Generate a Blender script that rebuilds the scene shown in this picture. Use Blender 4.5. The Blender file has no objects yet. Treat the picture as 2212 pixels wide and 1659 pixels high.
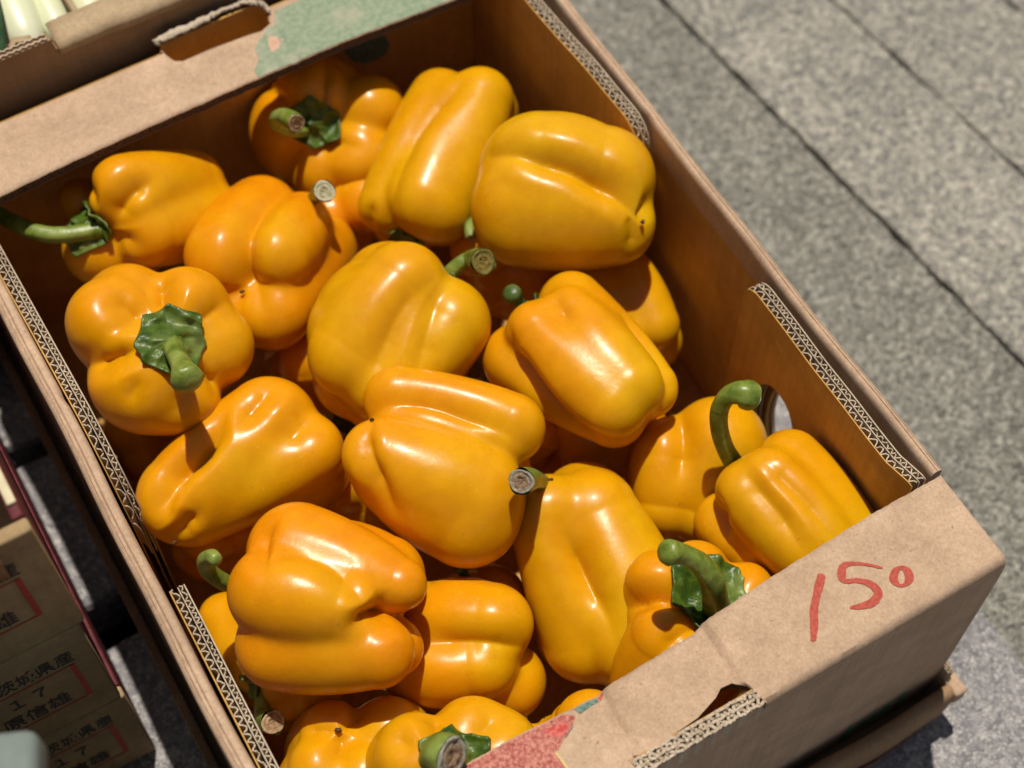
import bpy, bmesh, math, random
import numpy as np
from mathutils import Vector, Matrix

scene = bpy.context.scene
COL = scene.collection

# ------------------------------------------------------------------ camera
CAM_R = np.array([[0.8626852, 0.4401678, -0.2490514], [-0.5057401, 0.7497401, -0.4267513], [-0.0011183, 0.4941073, 0.8694002]])
CAM_C = np.array([-0.15832, -0.13855, 0.62867])
CAM_F = 3698.11            # focal length in units of 1/2212 of the frame width
cam_d = bpy.data.cameras.new('camera')
cam = bpy.data.objects.new('camera', cam_d); COL.objects.link(cam)
m4 = Matrix([list(CAM_R[i]) + [CAM_C[i]] for i in range(3)] + [[0, 0, 0, 1]])
cam.matrix_world = m4
cam_d.sensor_width = 36.0
cam_d.sensor_fit = 'HORIZONTAL'
cam_d.lens = CAM_F / 2212 * 36
cam_d.clip_start = 0.01
cam_d.clip_end = 400
cam_d.dof.use_dof = True
cam_d.dof.focus_distance = 0.70
cam_d.dof.aperture_fstop = 7.0
scene.camera = cam

# ------------------------------------------------------------------ light
SUN = np.array([0.140, 0.245, 1.0]); SUN = SUN / np.linalg.norm(SUN)     # towards the sun
el = math.asin(SUN[2]); az = math.atan2(SUN[0], SUN[1])
w = bpy.data.worlds.new('World'); scene.world = w; w.use_nodes = True
nt = w.node_tree; bg = nt.nodes['Background']
sky = nt.nodes.new('ShaderNodeTexSky'); sky.sky_type = 'NISHITA'; sky.sun_disc = False
sky.sun_elevation = el; sky.sun_rotation = az
sky.dust_density = 0.6
hs = nt.nodes.new('ShaderNodeHueSaturation'); hs.inputs['Saturation'].default_value = .5
nt.links.new(sky.outputs[0], hs.inputs['Color']); nt.links.new(hs.outputs[0], bg.inputs[0]); bg.inputs[1].default_value = 0.05
sd = bpy.data.lights.new('sun', 'SUN'); sun = bpy.data.objects.new('sun', sd); COL.objects.link(sun)
sd.energy = 5.0; sd.angle = math.radians(0.9); sd.color = (1.0, 0.93, 0.82)
sun.rotation_euler = Vector(SUN).to_track_quat('Z', 'Y').to_euler()
scene.view_settings.view_transform = 'Standard'
scene.view_settings.look = 'None'
scene.view_settings.gamma = 1
scene.view_settings.use_curve_mapping = False
scene.view_settings.exposure = -0.12
scene.cycles.diffuse_bounces = 8
scene.cycles.max_bounces = 14

# ------------------------------------------------------------------ helpers
def ray_dir(px, py):
    return CAM_R @ np.array([(px - 1106) / CAM_F, -(py - 829.5) / CAM_F, -1.0])
def at(px, py, z):
    """point of the photograph (2212 x 1659 scale) at height z"""
    d = ray_dir(px, py); s = (z - CAM_C[2]) / d[2]
    return CAM_C + s * d
def at_y(px, py, y):
    d = ray_dir(px, py); s = (y - CAM_C[1]) / d[1]
    return CAM_C + s * d

def link(name, me, mat=None, parent=None):
    o = bpy.data.objects.new(name, me); COL.objects.link(o)
    if mat is not None:
        o.data.materials.append(mat)
    if parent is not None: o.parent = parent
    return o
def from_pydata(name, V, F, mat=None, parent=None, smooth=False):
    me = bpy.data.meshes.new(name)
    me.from_pydata([tuple(map(float, v)) for v in V], [], [tuple(map(int, f)) for f in F]); me.update()
    if smooth: me.polygons.foreach_set('use_smooth', [True] * len(me.polygons))
    return link(name, me, mat, parent)
def tag(o, label=None, cat=None, group=None, kind=None):
    if label: o['label'] = label
    if cat: o['category'] = cat
    if group: o['group'] = group
    if kind: o['kind'] = kind
    return o
def empty(name, loc=(0, 0, 0)):
    o = bpy.data.objects.new(name, None); COL.objects.link(o)
    o.empty_display_size = 0.02
    o.location = loc
    return o
def adopt(root, *obs):
    """parent parts that were modelled in world space to a root at any place"""
    off = root.location
    inv = Matrix.Translation(-Vector(off))
    for o in obs:
        o.parent = root
        o.matrix_parent_inverse = inv
def box(name, lo, hi, mat, parent=None, bevel=0.0, segs=2):
    bm = bmesh.new()
    bmesh.ops.create_cube(bm, size=1)
    lo = Vector(lo); hi = Vector(hi)
    for v in bm.verts:
        v.co = Vector([lo[i] + (v.co[i] + .5) * (hi[i] - lo[i]) for i in range(3)])
    if bevel: bmesh.ops.bevel(bm, geom=bm.edges[:], offset=bevel, segments=segs, affect='EDGES', profile=.5)
    me = bpy.data.meshes.new(name); bm.to_mesh(me); bm.free()
    o = link(name, me, mat, parent)
    if bevel:
        me.polygons.foreach_set('use_smooth', [True] * len(me.polygons))
        try: me.set_sharp_from_angle(angle=math.radians(50))
        except Exception: pass
    return o
def prism(name, outline, holes, thick, mat, frame, parent=None, bevel=0.0):
    """flat board with holes; frame = (origin, ex, ey) and the thickness goes along ex x ey, centred"""
    cu = bpy.data.curves.new(name + '_c', 'CURVE'); cu.dimensions = '2D'; cu.fill_mode = 'BOTH'
    cu.extrude = thick / 2; cu.bevel_depth = bevel
    for pl in [outline] + list(holes):
        sp = cu.splines.new('POLY'); sp.points.add(len(pl) - 1); sp.use_cyclic_u = True
        for i, p in enumerate(pl): sp.points[i].co = (p[0], p[1], 0, 1)
    tmp = bpy.data.objects.new('t', cu); COL.objects.link(tmp)
    me = bpy.data.meshes.new_from_object(tmp)
    bpy.data.objects.remove(tmp); bpy.data.curves.remove(cu)
    o_, ex, ey = [Vector(q) for q in frame]; ez = ex.cross(ey)
    for v in me.vertices:
        v.co = o_ + ex * v.co.x + ey * v.co.y + ez * v.co.z
    me.name = name
    me.materials.clear()
    return link(name, me, mat, parent)
def catmull(P, n):
    P = [np.array(p, float) for p in P]; out = []
    P = [2 * P[0] - P[1]] + P + [2 * P[-1] - P[-2]]
    for i in range(1, len(P) - 2):
        for k in range(n):
            t = k / n
            out.append(.5 * ((2 * P[i]) + (-P[i - 1] + P[i + 1]) * t + (2 * P[i - 1] - 5 * P[i] + 4 * P[i + 1] - P[i + 2]) * t * t + (-P[i - 1] + 3 * P[i] - 3 * P[i + 1] + P[i + 2]) * t ** 3))
    out.append(P[-2]); return out
def tube_geo(path, rad, ns=20, ridges=0, ramp=0.0, seed=0, capr=0.0):
    """V,F of a tube swept along path; returns also the last ring and its frame"""
    V, F = [], []
    n = len(path); T = []
    for i in range(n):
        a = path[max(i - 1, 0)]; b = path[min(i + 1, n - 1)]
        t = b - a; T.append(t / (np.linalg.norm(t) + 1e-12))
    u = np.cross(T[0], [0.3, 0.5, 0.81]); u /= np.linalg.norm(u)
    rng = random.Random(seed)
    ph = rng.random() * 6
    for i in range(n):
        u = u - T[i] * (u @ T[i]); u /= np.linalg.norm(u); v = np.cross(T[i], u)
        for j in range(ns):
            th = 2 * math.pi * j / ns
            r = rad[i] * (1 + ramp * math.cos(ridges * th + ph + i * .06) + ramp * .6 * math.sin(2 * th + ph * 2))
            V.append(path[i] + r * (math.cos(th) * u + math.sin(th) * v))
    for i in range(n - 1):
        for j in range(ns):
            a = i * ns + j; b = i * ns + (j + 1) % ns
            F.append((a, b, b + ns, a + ns))
    return V, F, (path[-1], T[-1], u, np.cross(T[-1], u), rad[-1])

# ------------------------------------------------------------------ materials
def lin(r, g, b):
    f = lambda c: (c / 255 / 12.92) if c / 255 <= .04045 else ((c / 255 + .055) / 1.055) ** 2.4
    return (f(r), f(g), f(b), 1)
def new_mat(name, rough=.8, spec=.3):
    m = bpy.data.materials.new(name); m.use_nodes = True
    b = m.node_tree.nodes['Principled BSDF']
    b.inputs['Roughness'].default_value = rough
    b.inputs['Specular IOR Level'].default_value = spec
    return m, m.node_tree, b
def N(nt, t, **k):
    n = nt.nodes.new('ShaderNode' + t)
    for a, v in k.items():
        if a in n.inputs.keys() if hasattr(n.inputs, 'keys') else False: n.inputs[a].default_value = v
        else: setattr(n, a, v)
    return n
def noise(nt, vec, scale, detail=2, rough=.5, dist=0):
    n = nt.nodes.new('ShaderNodeTexNoise'); n.inputs['Scale'].default_value = scale
    n.inputs['Detail'].default_value = detail; n.inputs['Roughness'].default_value = rough
    n.inputs['Distortion'].default_value = dist
    nt.links.new(vec, n.inputs['Vector']); return n.outputs['Fac']
def ramp(nt, fac, stops):
    n = nt.nodes.new('ShaderNodeValToRGB'); e = n.color_ramp.elements
    while len(e) < len(stops): e.new(.5)
    for i, (p, c) in enumerate(stops):
        e[i].position = p; e[i].color = c if len(c) == 4 else (*c, 1)
    nt.links.new(fac, n.inputs[0]); return n.outputs[0]
def mix(nt, fac, a, b, mode='MIX'):
    n = nt.nodes.new('ShaderNodeMix'); n.data_type = 'RGBA'; n.blend_type = mode
    for s, v in ((0, fac), (6, a), (7, b)):
        if isinstance(v, (int, float)): n.inputs[s].default_value = v
        elif isinstance(v, tuple): n.inputs[s].default_value = v if len(v) == 4 else (*v, 1)
        else: nt.links.new(v, n.inputs[s])
    return n.outputs[2]
def coords(nt, kind='Object', scale=None):
    n = nt.nodes.new('ShaderNodeTexCoord'); v = n.outputs[kind]
    if scale:
        mp = nt.nodes.new('ShaderNodeMapping'); mp.inputs['Scale'].default_value = scale
        nt.links.new(v, mp.inputs[0]); v = mp.outputs[0]
    return v
def bump(nt, b, h, strength, dist):
    n = nt.nodes.new('ShaderNodeBump'); n.inputs['Strength'].default_value = strength
    n.inputs['Distance'].default_value = dist
    nt.links.new(h, n.inputs['Height'])
    prev = b.inputs['Normal'].links
    if prev: nt.links.new(prev[0].from_socket, n.inputs['Normal'])
    nt.links.new(n.outputs[0], b.inputs['Normal'])

def mat_card(name, c1, c2, fib=700, rough=.85, blotch=None):
    m, nt, b = new_mat(name, rough, .25)
    v = coords(nt)
    vf = coords(nt, scale=(1, .8, 1))
    f1 = noise(nt, vf, fib, 3, .6)
    f2 = noise(nt, v, 60, 4, .6)
    c = ramp(nt, f1, [(.3, c1), (.7, c2)])
    dk = ramp(nt, f2, [(.3, (.84, .82, .80)), (.7, (1.06, 1.05, 1.04))])
    c = mix(nt, 1.0, c, dk, 'MULTIPLY')
    f4 = noise(nt, v, 9, 3, .55)
    c = mix(nt, 1.0, c, ramp(nt, f4, [(.35, (.90, .88, .86)), (.65, (1.05, 1.05, 1.05))]), 'MULTIPLY')
    # faint upright streaks from the flutes beneath, and scuffed lighter patches
    vs_ = coords(nt, scale=(1, 1, .03))
    c = mix(nt, 1.0, c, ramp(nt, noise(nt, vs_, 300, 2, .5), [(.35, (.94, .93, .92)), (.65, (1.04, 1.04, 1.04))]), 'MULTIPLY')
    f5 = noise(nt, v, 28, 7, .72)
    c = mix(nt, ramp(nt, f5, [(.60, (0, 0, 0)), (.72, (.35, .35, .35))]), c, tuple(min(.8, x * 1.35) for x in c2))
    bump(nt, b, noise(nt, v, 14, 2, .5), .35, .003)
    # dark fibre specks
    f3 = noise(nt, v, 420, 1, .5)
    c = mix(nt, ramp(nt, f3, [(.73, (0, 0, 0)), (.77, (.5, .5, .5))]), c, (.16, .10, .06))
    nt.links.new(c, b.inputs['Base Color'])
    bump(nt, b, f1, .25, .0003)
    bump(nt, b, f2, .3, .0012)
    return m
M = {}
M['card'] = mat_card('kraft_cardboard', (.425, .295, .200), (.54, .39, .275), 900)
M['card_in_bounce'] = mat_card('kraft_cardboard_bounce_tint', (.52, .295, .080), (.57, .335, .095), 350)  # kraft board with the peppers' orange bounce light mixed into its colour
M['card_dark'] = mat_card('brown_cardboard', (.30, .195, .110), (.36, .235, .135))
M['card_tan'] = mat_card('tan_cardboard', (.36, .27, .17), (.45, .34, .21))
M['liner'] = mat_card('pale_paper_edge', (.46, .37, .27), (.60, .50, .38), 900)
M['liner_in'] = mat_card('brown_paper_ply', (.16, .10, .065), (.22, .14, .09), 900)
M['torn'] = mat_card('torn_paper_edge', (.42, .34, .25), (.58, .50, .40), 500)

def mat_print(name, c1, c2, scale, lo=.4, hi=.6, card=True, spot=None):
    m, nt, b = new_mat(name, .7, .3)
    v = coords(nt)
    f = noise(nt, v, scale, 3, .65)
    f2 = noise(nt, v, scale * .12, 3, .6)
    c = ramp(nt, f, [(lo, c1), (hi, c2)])
    if spot: c = mix(nt, ramp(nt, f2, [(.52, (0, 0, 0)), (.66, (1, 1, 1))]), c, spot)
    nt.links.new(c, b.inputs['Base Color'])
    return m
M['red_ink'] = mat_print('red_marker_ink', (.33, .045, .028), (.41, .075, .045), 700)
M['pink_print'] = mat_print('pomegranate_print', (.27, .045, .038), (.50, .21, .155), 620, .36, .62, spot=(.40, .11, .085))
M['deep_red'] = mat_print('deep_red_print', (.36, .03, .03), (.50, .09, .07), 600)
M['teal_print'] = mat_print('teal_print', (.05, .12, .10), (.16, .22, .17), 600)
M['green_print'] = mat_print('green_leaf_print', (.17, .23, .145), (.27, .31, .21), 350, .35, .65, spot=(.34, .33, .235))
M['halo_print'] = mat_print('peach_print', (.47, .28, .19), (.54, .34, .24), 400)
M['yellow_print'] = mat_print('yellow_print', (.55, .45, .12), (.62, .5, .2), 400)
M['green_logo'] = mat_print('green_logo_ink', (.04, .26, .11), (.06, .32, .14), 400)
M['black_ink'] = mat_print('black_ink', (.035, .03, .028), (.06, .05, .045), 300)
M['crate_red'] = mat_print('red_frame_ink', (.40, .04, .03), (.46, .06, .045), 300)
M['tray_red'] = mat_print('red_tray_print', (.28, .07, .05), (.36, .11, .08), 300)

def mat_pepper(name, base, orange, seed):
    m, nt, b = new_mat(name, .3, .30)
    v = coords(nt)
    mp = nt.nodes.new('ShaderNodeMapping'); mp.inputs['Location'].default_value = (seed * .37, seed * .11, seed * .23)
    nt.links.new(v, mp.inputs[0]); v = mp.outputs[0]
    big = noise(nt, v, 16, 2, .5)
    c = ramp(nt, big, [(.36, base), (.66, orange)])
    # orange near the blossom and stem shoulders (per-vertex attribute)
    at_ = nt.nodes.new('ShaderNodeAttribute'); at_.attribute_name = 'blush'
    c = mix(nt, at_.outputs['Fac'], c, orange)
    mot = noise(nt, v, 110, 4, .6)
    c = mix(nt, 1.0, c, ramp(nt, mot, [(.3, (.94, .90, .9)), (.7, (1.04, 1.07, 1.05))]), 'MULTIPLY')
    stk = nt.nodes.new('ShaderNodeTexNoise'); stk.inputs['Scale'].default_value = 5; stk.inputs['Detail'].default_value = 3
    nt.links.new(v, stk.inputs['Vector'])
    c = mix(nt, 1.0, c, ramp(nt, stk.outputs['Fac'], [(.38, (.97, .90, .9)), (.62, (1.02, 1.08, 1.0))]), 'MULTIPLY')
    pl_ = noise(nt, v, 700, 1, .5)
    c = mix(nt, ramp(nt, pl_, [(.70, (0, 0, 0)), (.78, (.22, .22, .22))]), c, (.75, .52, .12))
    sp = noise(nt, v, 330, 1, .5)
    c = mix(nt, ramp(nt, sp, [(.77, (0, 0, 0)), (.80, (.35, .35, .35))]), c, (.30, .12, .02))
    nt.links.new(c, b.inputs['Base Color'])
    b.inputs['Subsurface Weight'].default_value = .38
    b.inputs['Subsurface Radius'].default_value = (1.0, .42, .03)
    b.inputs['Subsurface Scale'].default_value = .010
    b.inputs['Coat Weight'].default_value = .05
    b.inputs['Coat Roughness'].default_value = .07
    rn = noise(nt, v, 70, 4, .65)
    mr = nt.nodes.new('ShaderNodeMapRange'); mr.inputs[1].default_value = .3; mr.inputs[2].default_value = .7
    mr.inputs[3].default_value = .25; mr.inputs[4].default_value = .38
    nt.links.new(rn, mr.inputs[0]); nt.links.new(mr.outputs[0], b.inputs['Roughness'])
    bump(nt, b, noise(nt, v, 38, 2, .5), .45, .0007)
    bump(nt, b, noise(nt, v, 120, 2, .5), .5, .0002)
    bump(nt, b, noise(nt, v, 420, 3, .6), .45, .00014)
    bump(nt, b, noise(nt, v, 1300, 2, .6), .35, .00004)
    return m
PEP = [mat_pepper('pepper_yellow', (.62, .358, .0022), (.64, .300, .0018), 1),
       mat_pepper('pepper_amber', (.63, .340, .0022), (.66, .275, .0018), 2),
       mat_pepper('pepper_orange', (.64, .305, .0018), (.67, .230, .0014), 3),
       mat_pepper('pepper_golden', (.62, .360, .0025), (.64, .300, .0018), 4)]

def mat_green(name, c1, c2, rough=.4, stripe=True, bumpy=.5):
    m, nt, b = new_mat(name, rough, .45)
    v = coords(nt)
    f = noise(nt, v, 180, 3, .6, .5)
    c = ramp(nt, f, [(.35, c1), (.65, c2)])
    f2 = noise(nt, v, 45, 2)
    c = mix(nt, ramp(nt, f2, [(.5, (0, 0, 0)), (.75, (.6, .6, .6))]), c, (.30, .36, .10))
    nt.links.new(c, b.inputs['Base Color'])
    b.inputs['Subsurface Weight'].default_value = .08
    b.inputs['Subsurface Scale'].default_value = .002
    bump(nt, b, f, bumpy, .0008)
    return m
M['stem'] = mat_green('stem_green', (.085, .130, .010), (.185, .235, .035), .38)
M['calyx'] = mat_green('calyx_green', (.022, .058, .003), (.070, .115, .008), .42, bumpy=1.0)
M['stem_dark'] = mat_green('stem_dark_green', (.03, .065, .010), (.06, .10, .02), .4)
def mat_cut(name, a, b_, c_):
    m, nt, b = new_mat(name, .8, .2)
    v = coords(nt)
    f = noise(nt, v, 500, 4, .7)
    nt.links.new(ramp(nt, f, [(.3, a), (.5, b_), (.72, c_)]), b.inputs['Base Color'])
    bump(nt, b, f, .8, .0006)
    return m
M['cut_pale'] = mat_cut('cut_stem_pale', (.30, .30, .16), (.48, .47, .32), (.62, .60, .45))
M['cut_grey'] = mat_cut('cut_stem_grey', (.12, .11, .08), (.26, .25, .20), (.40, .38, .31))
M['cut_tan'] = mat_cut('cut_stem_tan', (.20, .13, .06), (.36, .26, .15), (.46, .36, .22))
M['cut_olive'] = mat_cut('cut_stem_olive', (.07, .065, .015), (.15, .13, .03), (.24, .20, .06))
CORE = {'pale': mat_cut('cut_core_pale', (.22, .20, .10), (.40, .36, .22), (.52, .49, .34)), 'olive': mat_cut('cut_core_olive', (.09, .06, .012), (.20, .14, .03), (.28, .22, .06)),
        'tan': mat_cut('cut_core_tan', (.16, .09, .04), (.30, .19, .10), (.42, .30, .18)), 'grey': mat_cut('cut_core_brown', (.10, .065, .04), (.24, .15, .09), (.33, .24, .15))}
M['cut_core'] = mat_cut('cut_stem_core', (.10, .065, .04), (.24, .15, .09), (.33, .24, .15))
M['scar'] = mat_cut('blossom_scar', (.03, .02, .01), (.09, .05, .02), (.16, .09, .03))

def mat_granite(name, stops, scale, gloss=.6, black=(.05, .05, .055), white=(.62, .60, .58), bl=.30, wl=.70):
    m, nt, b = new_mat(name, gloss, .35)
    g = nt.nodes.new('ShaderNodeNewGeometry'); v = g.outputs['Position']
    vo = nt.nodes.new('ShaderNodeTexVoronoi'); vo.inputs['Scale'].default_value = scale
    vo.inputs['Randomness'].default_value = 1
    nz = nt.nodes.new('ShaderNodeTexNoise'); nz.inputs['Scale'].default_value = scale * 1.1; nz.inputs['Detail'].default_value = 2
    nt.links.new(v, nz.inputs['Vector'])
    wv = nt.nodes.new('ShaderNodeVectorMath'); wv.operation = 'MULTIPLY_ADD'
    wv.inputs[1].default_value = (.006,) * 3
    nt.links.new(nz.outputs['Color'], wv.inputs[0]); nt.links.new(v, wv.inputs[2])
    nt.links.new(wv.outputs[0], vo.inputs['Vector'])
    sp = nt.nodes.new('ShaderNodeSeparateColor'); nt.links.new(vo.outputs['Color'], sp.inputs[0])
    c = ramp(nt, sp.outputs[0], stops)
    f2 = noise(nt, v, scale * 2.6, 2, .6)
    c = mix(nt, ramp(nt, f2, [(bl, (1, 1, 1)), (bl + .06, (0, 0, 0))]), c, black)
    f3 = noise(nt, v, scale * 1.7, 2, .6)
    c = mix(nt, ramp(nt, f3, [(wl - .06, (0, 0, 0)), (wl, (.8, .8, .8))]), c, white)
    f4 = noise(nt, v, 11, 3, .6)
    c = mix(nt, 1.0, c, ramp(nt, f4, [(.3, (.86, .86, .85)), (.7, (1.08, 1.07, 1.05))]), 'MULTIPLY')
    nt.links.new(c, b.inputs['Base Color'])
    bump(nt, b, sp.outputs[1], .35, .0006)
    bump(nt, b, noise(nt, v, scale * 2, 4, .7), .6, .0012)
    return m
M['granite'] = mat_granite('blue_grey_granite', [(0, (.13, .125, .135)), (.35, (.215, .205, .215)), (.7, (.28, .265, .265)), (1, (.40, .38, .37))], 480, .55, (.03, .03, .035), (.62, .60, .58), .34, .66)
M['granite_dark'] = mat_granite('dark_sett_granite', [(0, (.15, .145, .16)), (.35, (.22, .205, .22)), (.7, (.27, .25, .255)), (1, (.44, .42, .40))], 380, .6, (.03, .03, .035), (.7, .68, .64), .33, .66)
M['paver'] = mat_granite('speckled_grey_paver', [(0, (.065, .063, .058)), (.4, (.145, .141, .124)), (.7, (.210, .203, .178)), (1, (.37, .355, .31))], 430, .75, (.045, .045, .04), (.5, .47, .38), .36, .64)
M['paver_warm'] = mat_granite('speckled_warm_paver', [(0, (.105, .104, .102)), (.35, (.200, .191, .172)), (.7, (.280, .262, .228)), (1, (.45, .42, .355))], 350, .75, (.07, .07, .075), (.56, .52, .42), .36, .64)
m, nt, b = new_mat('joint_sand', .95, .1)
v = coords(nt); nt.links.new(ramp(nt, noise(nt, v, 260, 3), [(.3, (.035, .032, .028)), (.7, (.08, .075, .065))]), b.inputs['Base Color']); M['joint'] = m

# ------------------------------------------------------------------ ground
GZ = -.165          # top of the granite kerb the box stands on
PZ = -.2            # pavement beside it, one low step down
g = from_pydata('ground', [(-60, -60, PZ - .03), (60, -60, PZ - .03), (60, 60, PZ - .03), (-60, 60, PZ - .03)], [(0, 1, 2, 3)], M['joint'])
tag(g, kind='structure')
pave = empty('pavement', (0, 0, PZ)); tag(pave, kind='structure')
kerb = empty('kerb', (0, 0, GZ)); tag(kerb, kind='structure')
def slab_mesh(poly, z0, z1, bev=.0022):
    bm = bmesh.new()
    vs = [bm.verts.new((x, y, z1)) for x, y in poly]; f = bm.faces.new(vs)
    r = bmesh.ops.extrude_face_region(bm, geom=[f])
    for v in r['geom']:
        if isinstance(v, bmesh.types.BMVert): v.co.z = z0
    bmesh.ops.recalc_face_normals(bm, faces=bm.faces)
    es = [e for e in bm.edges if all(abs(v.co.z - z1) < 1e-6 for v in e.verts)]
    bmesh.ops.bevel(bm, geom=es, offset=bev, segments=2, affect='EDGES', profile=.5)
    me = bpy.data.meshes.new('slab'); bm.to_mesh(me); bm.free()
    return me
def wob(poly, amp, step, rng):
    out = []
    for i in range(len(poly)):
        a = np.array(poly[i]); b_ = np.array(poly[(i + 1) % len(poly)]); L = np.linalg.norm(b_ - a)
        n = max(1, int(L / step))
        for k in range(n):
            out.append(a + (b_ - a) * k / n + np.array([rng.uniform(-amp, amp), rng.uniform(-amp, amp)]))
    return out
rng = random.Random(3)
# kerb line to the right of the box and the pavers beyond; rows run along the box, turned a little
def rowx(x0, y):       # joints are not quite parallel with the box
    return x0 - (y - .14) * .065
rows = [(.213, .3348), (.3368, .4332), (.4333, .53), (.5305, .63), (.634, .73), (.734, .85), (.854, .97), (.974, 1.1)]
for ri, (a, b_) in enumerate(rows):
    y = -2.3 + rng.uniform(-.1, .1)
    while y < 2.6:
        y2 = y + 1.75
        if ri == 0: lo = [(a - .004, y), (a - .004, y2)]
        else: lo = [(rowx(a, y) - (y) * .02 * ri, y), (rowx(a, y2) - y2 * .02 * ri, y2)]
        hi = [(rowx(b_, y) - y * .02 * (ri + 1) , y), (rowx(b_, y2) - y2 * .02 * (ri + 1), y2)]
        poly = [lo[0], (hi[0][0] - .001, hi[0][1]), (hi[1][0] - .001, hi[1][1]), lo[1]]
        poly = [(p[0], p[1] + (.0025 if i < 2 else -.0025)) for i, p in enumerate(poly)]
        me = slab_mesh([tuple(p) for p in wob(poly, .0010, .010, rng)], PZ - .028, PZ + rng.uniform(-.001, .0005))
        o = link('paving_stone', me, M['paver'] if ri == 0 else M['paver_warm'], pave)
        adopt(pave, o)
        y = y2
# granite kerb slabs under and beside the box
kx0 = -.154
for y0, y1 in ((-1.3, -.62), (-.615, .0), (.0, .66), (.665, 1.3)):
    pass
for y0, y1 in ((-1.5, -.75), (-.745, .62), (.625, 1.4)):
    me = slab_mesh([tuple(p) for p in wob([(-.118, y0), (.2055, y0), (.2055, y1), (-.118, y1)], .0004, .05, rng)], GZ - .035, GZ, .004)
    o = link('granite_slab', me, M['granite']); adopt(kerb, o)
# uneven granite setts to the left
ys = [-1.2, -1.09, -.97, -.86, -.74, -.62, -.5, -.39, -.27, -.16, -.03, .085, .232, .345, .46, .58, .7, .82, .95]
xs = [-.122, -.262, -.41, -.55, -.70, -.85]
tilt = {}
for i in range(len(ys) - 1):
    sh = rng.uniform(-.03, .03)
    for j in range(len(xs) - 1):
        x1 = xs[j] + (sh if j else 0); x0 = xs[j + 1] + sh
        sk = rng.uniform(-.012, .012)
        poly = [(x0 + .004, ys[i] + .005 + sk), (x1 - .004, ys[i] + .004 + (.018 if i == 12 and j == 0 else 0)), (x1 - .004, ys[i + 1] - .004), (x0 + .004, ys[i + 1] - .005 + sk)]
        me = slab_mesh([tuple(p) for p in wob(poly, .0028, .02, rng)], GZ - .035, GZ - rng.uniform(0, .002), .005)
        o = link('granite_sett', me, M['granite_dark']); adopt(kerb, o)

# ------------------------------------------------------------------ the cardboard box
BX0, BX1, BY1 = -.152, .154, .412
BZ = -.152
cbox = empty('cardboard_box', (0, .2, BZ))
tag(cbox, 'open brown cardboard box full of yellow peppers, 150 written in red on its front flange', 'box')
def part(o): adopt(cbox, o); return o
def interp(x, pts):
    xs_, ys_ = zip(*pts); return float(np.interp(x, xs_, ys_))
# flutes: thin wavy sheets between liner sheets -------------------------------------------------
def ribbon(path, z0, z1, th):
    """thin closed ribbon in plan (list of xy), extruded from z0(i) to z1(i)"""
    P = np.array(path); n = len(P)
    T = np.gradient(P, axis=0); T /= np.linalg.norm(T, axis=1)[:, None]
    Nn = np.stack([-T[:, 1], T[:, 0]], 1)
    V, F = [], []
    for i in range(n):
        a = P[i] + Nn[i] * th / 2; b_ = P[i] - Nn[i] * th / 2
        V += [(a[0], a[1], z0[i]), (b_[0], b_[1], z0[i]), (b_[0], b_[1], z1[i]), (a[0], a[1], z1[i])]
    for i in range(n - 1):
        k = 4 * i
        for e in range(4):
            e2 = (e + 1) % 4
            F.append((k + e, k + e2, k + 4 + e2, k + 4 + e))
    F.append((0, 1, 2, 3)); F.append((4 * n - 1, 4 * n - 2, 4 * n - 3, 4 * n - 4))
    return V, F
def side_tab(name, x_of_y, y0, y1, thick, top, zlow, hole=None, pitch=(.0042, .0031)):
    """corner tab of double wall board standing along a side wall; its top edge shows the flutes"""
    rng = random.Random(int(y0 * 1000) + 7)
    outl = []
    V, F = [], []
    def add(VF):
        n0 = len(V); V.extend(VF[0]); F.extend([tuple(i + n0 for i in f) for f in VF[1]])
    # liners as prisms with the hole, bent along x_of_y
    YS = np.linspace(y0, y1, 60)
    objs = []
    outline = [(y0, zlow)] + [(y, top(y)) for y in YS] + [(y1, zlow)]
    holes = [hole] if hole else []
    for k, (off, th) in enumerate(((-thick / 2, .0005), (.0004, .0004), (thick / 2, .0005))):
        o = prism('liner', [(p[0], p[1] - (.0001 if k == 1 else 0)) for p in outline], holes, th, M['card_in_bounce'] if k == 0 else M['liner'], ((0, 0, 0), (0, 1, 0), (0, 0, 1)))
        bm = bmesh.new(); bm.from_mesh(o.data)
        bmesh.ops.triangulate(bm, faces=[f for f in bm.faces if len(f.verts) > 4])
        for yc in np.arange(y0 + .003, y1, .003):
            bmesh.ops.bisect_plane(bm, geom=bm.verts[:] + bm.edges[:] + bm.faces[:], plane_co=(0, yc, 0), plane_no=(0, 1, 0))
        bm.to_mesh(o.data); bm.free()
        for v in o.data.vertices: v.co.x += x_of_y(v.co.y) + off
        objs.append(o)
    for k, (c0, c1, pt) in enumerate(((-thick / 2, .0004, pitch[0]), (.0004, thick / 2, pitch[1]))):
        yy = np.arange(y0 + .0004, y1 - .0003, pt / 10)
        mid = (c0 + c1) / 2; amp = (c1 - c0) / 2 - .00060
        ph = np.cumsum(1 + .16 * np.sin(yy * 310 + k) + .14 * np.sin(yy * 791 + 2 * k) + .12 * np.sin(yy * 147)) / 10 * 2 * math.pi
        sx = np.sin(ph) * (.86 + .14 * np.sin(yy * 210 + 3 * k)) + .18 * np.sin(2 * ph + 1 + k)
        path = [(x_of_y(y) + mid + amp * s_ + .00008 * rng.gauss(0, 1), y) for y, s_ in zip(yy, sx)]
        z1 = [top(y) - .0003 + .0003 * rng.gauss(0, 1) for y in yy]
        z0 = [max(t - .02, zlow) for t in z1]
        add(ribbon(path, z0, z1, .00050))
    fl = from_pydata('fluting', V, F, M['liner'])
    return objs, fl
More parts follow.
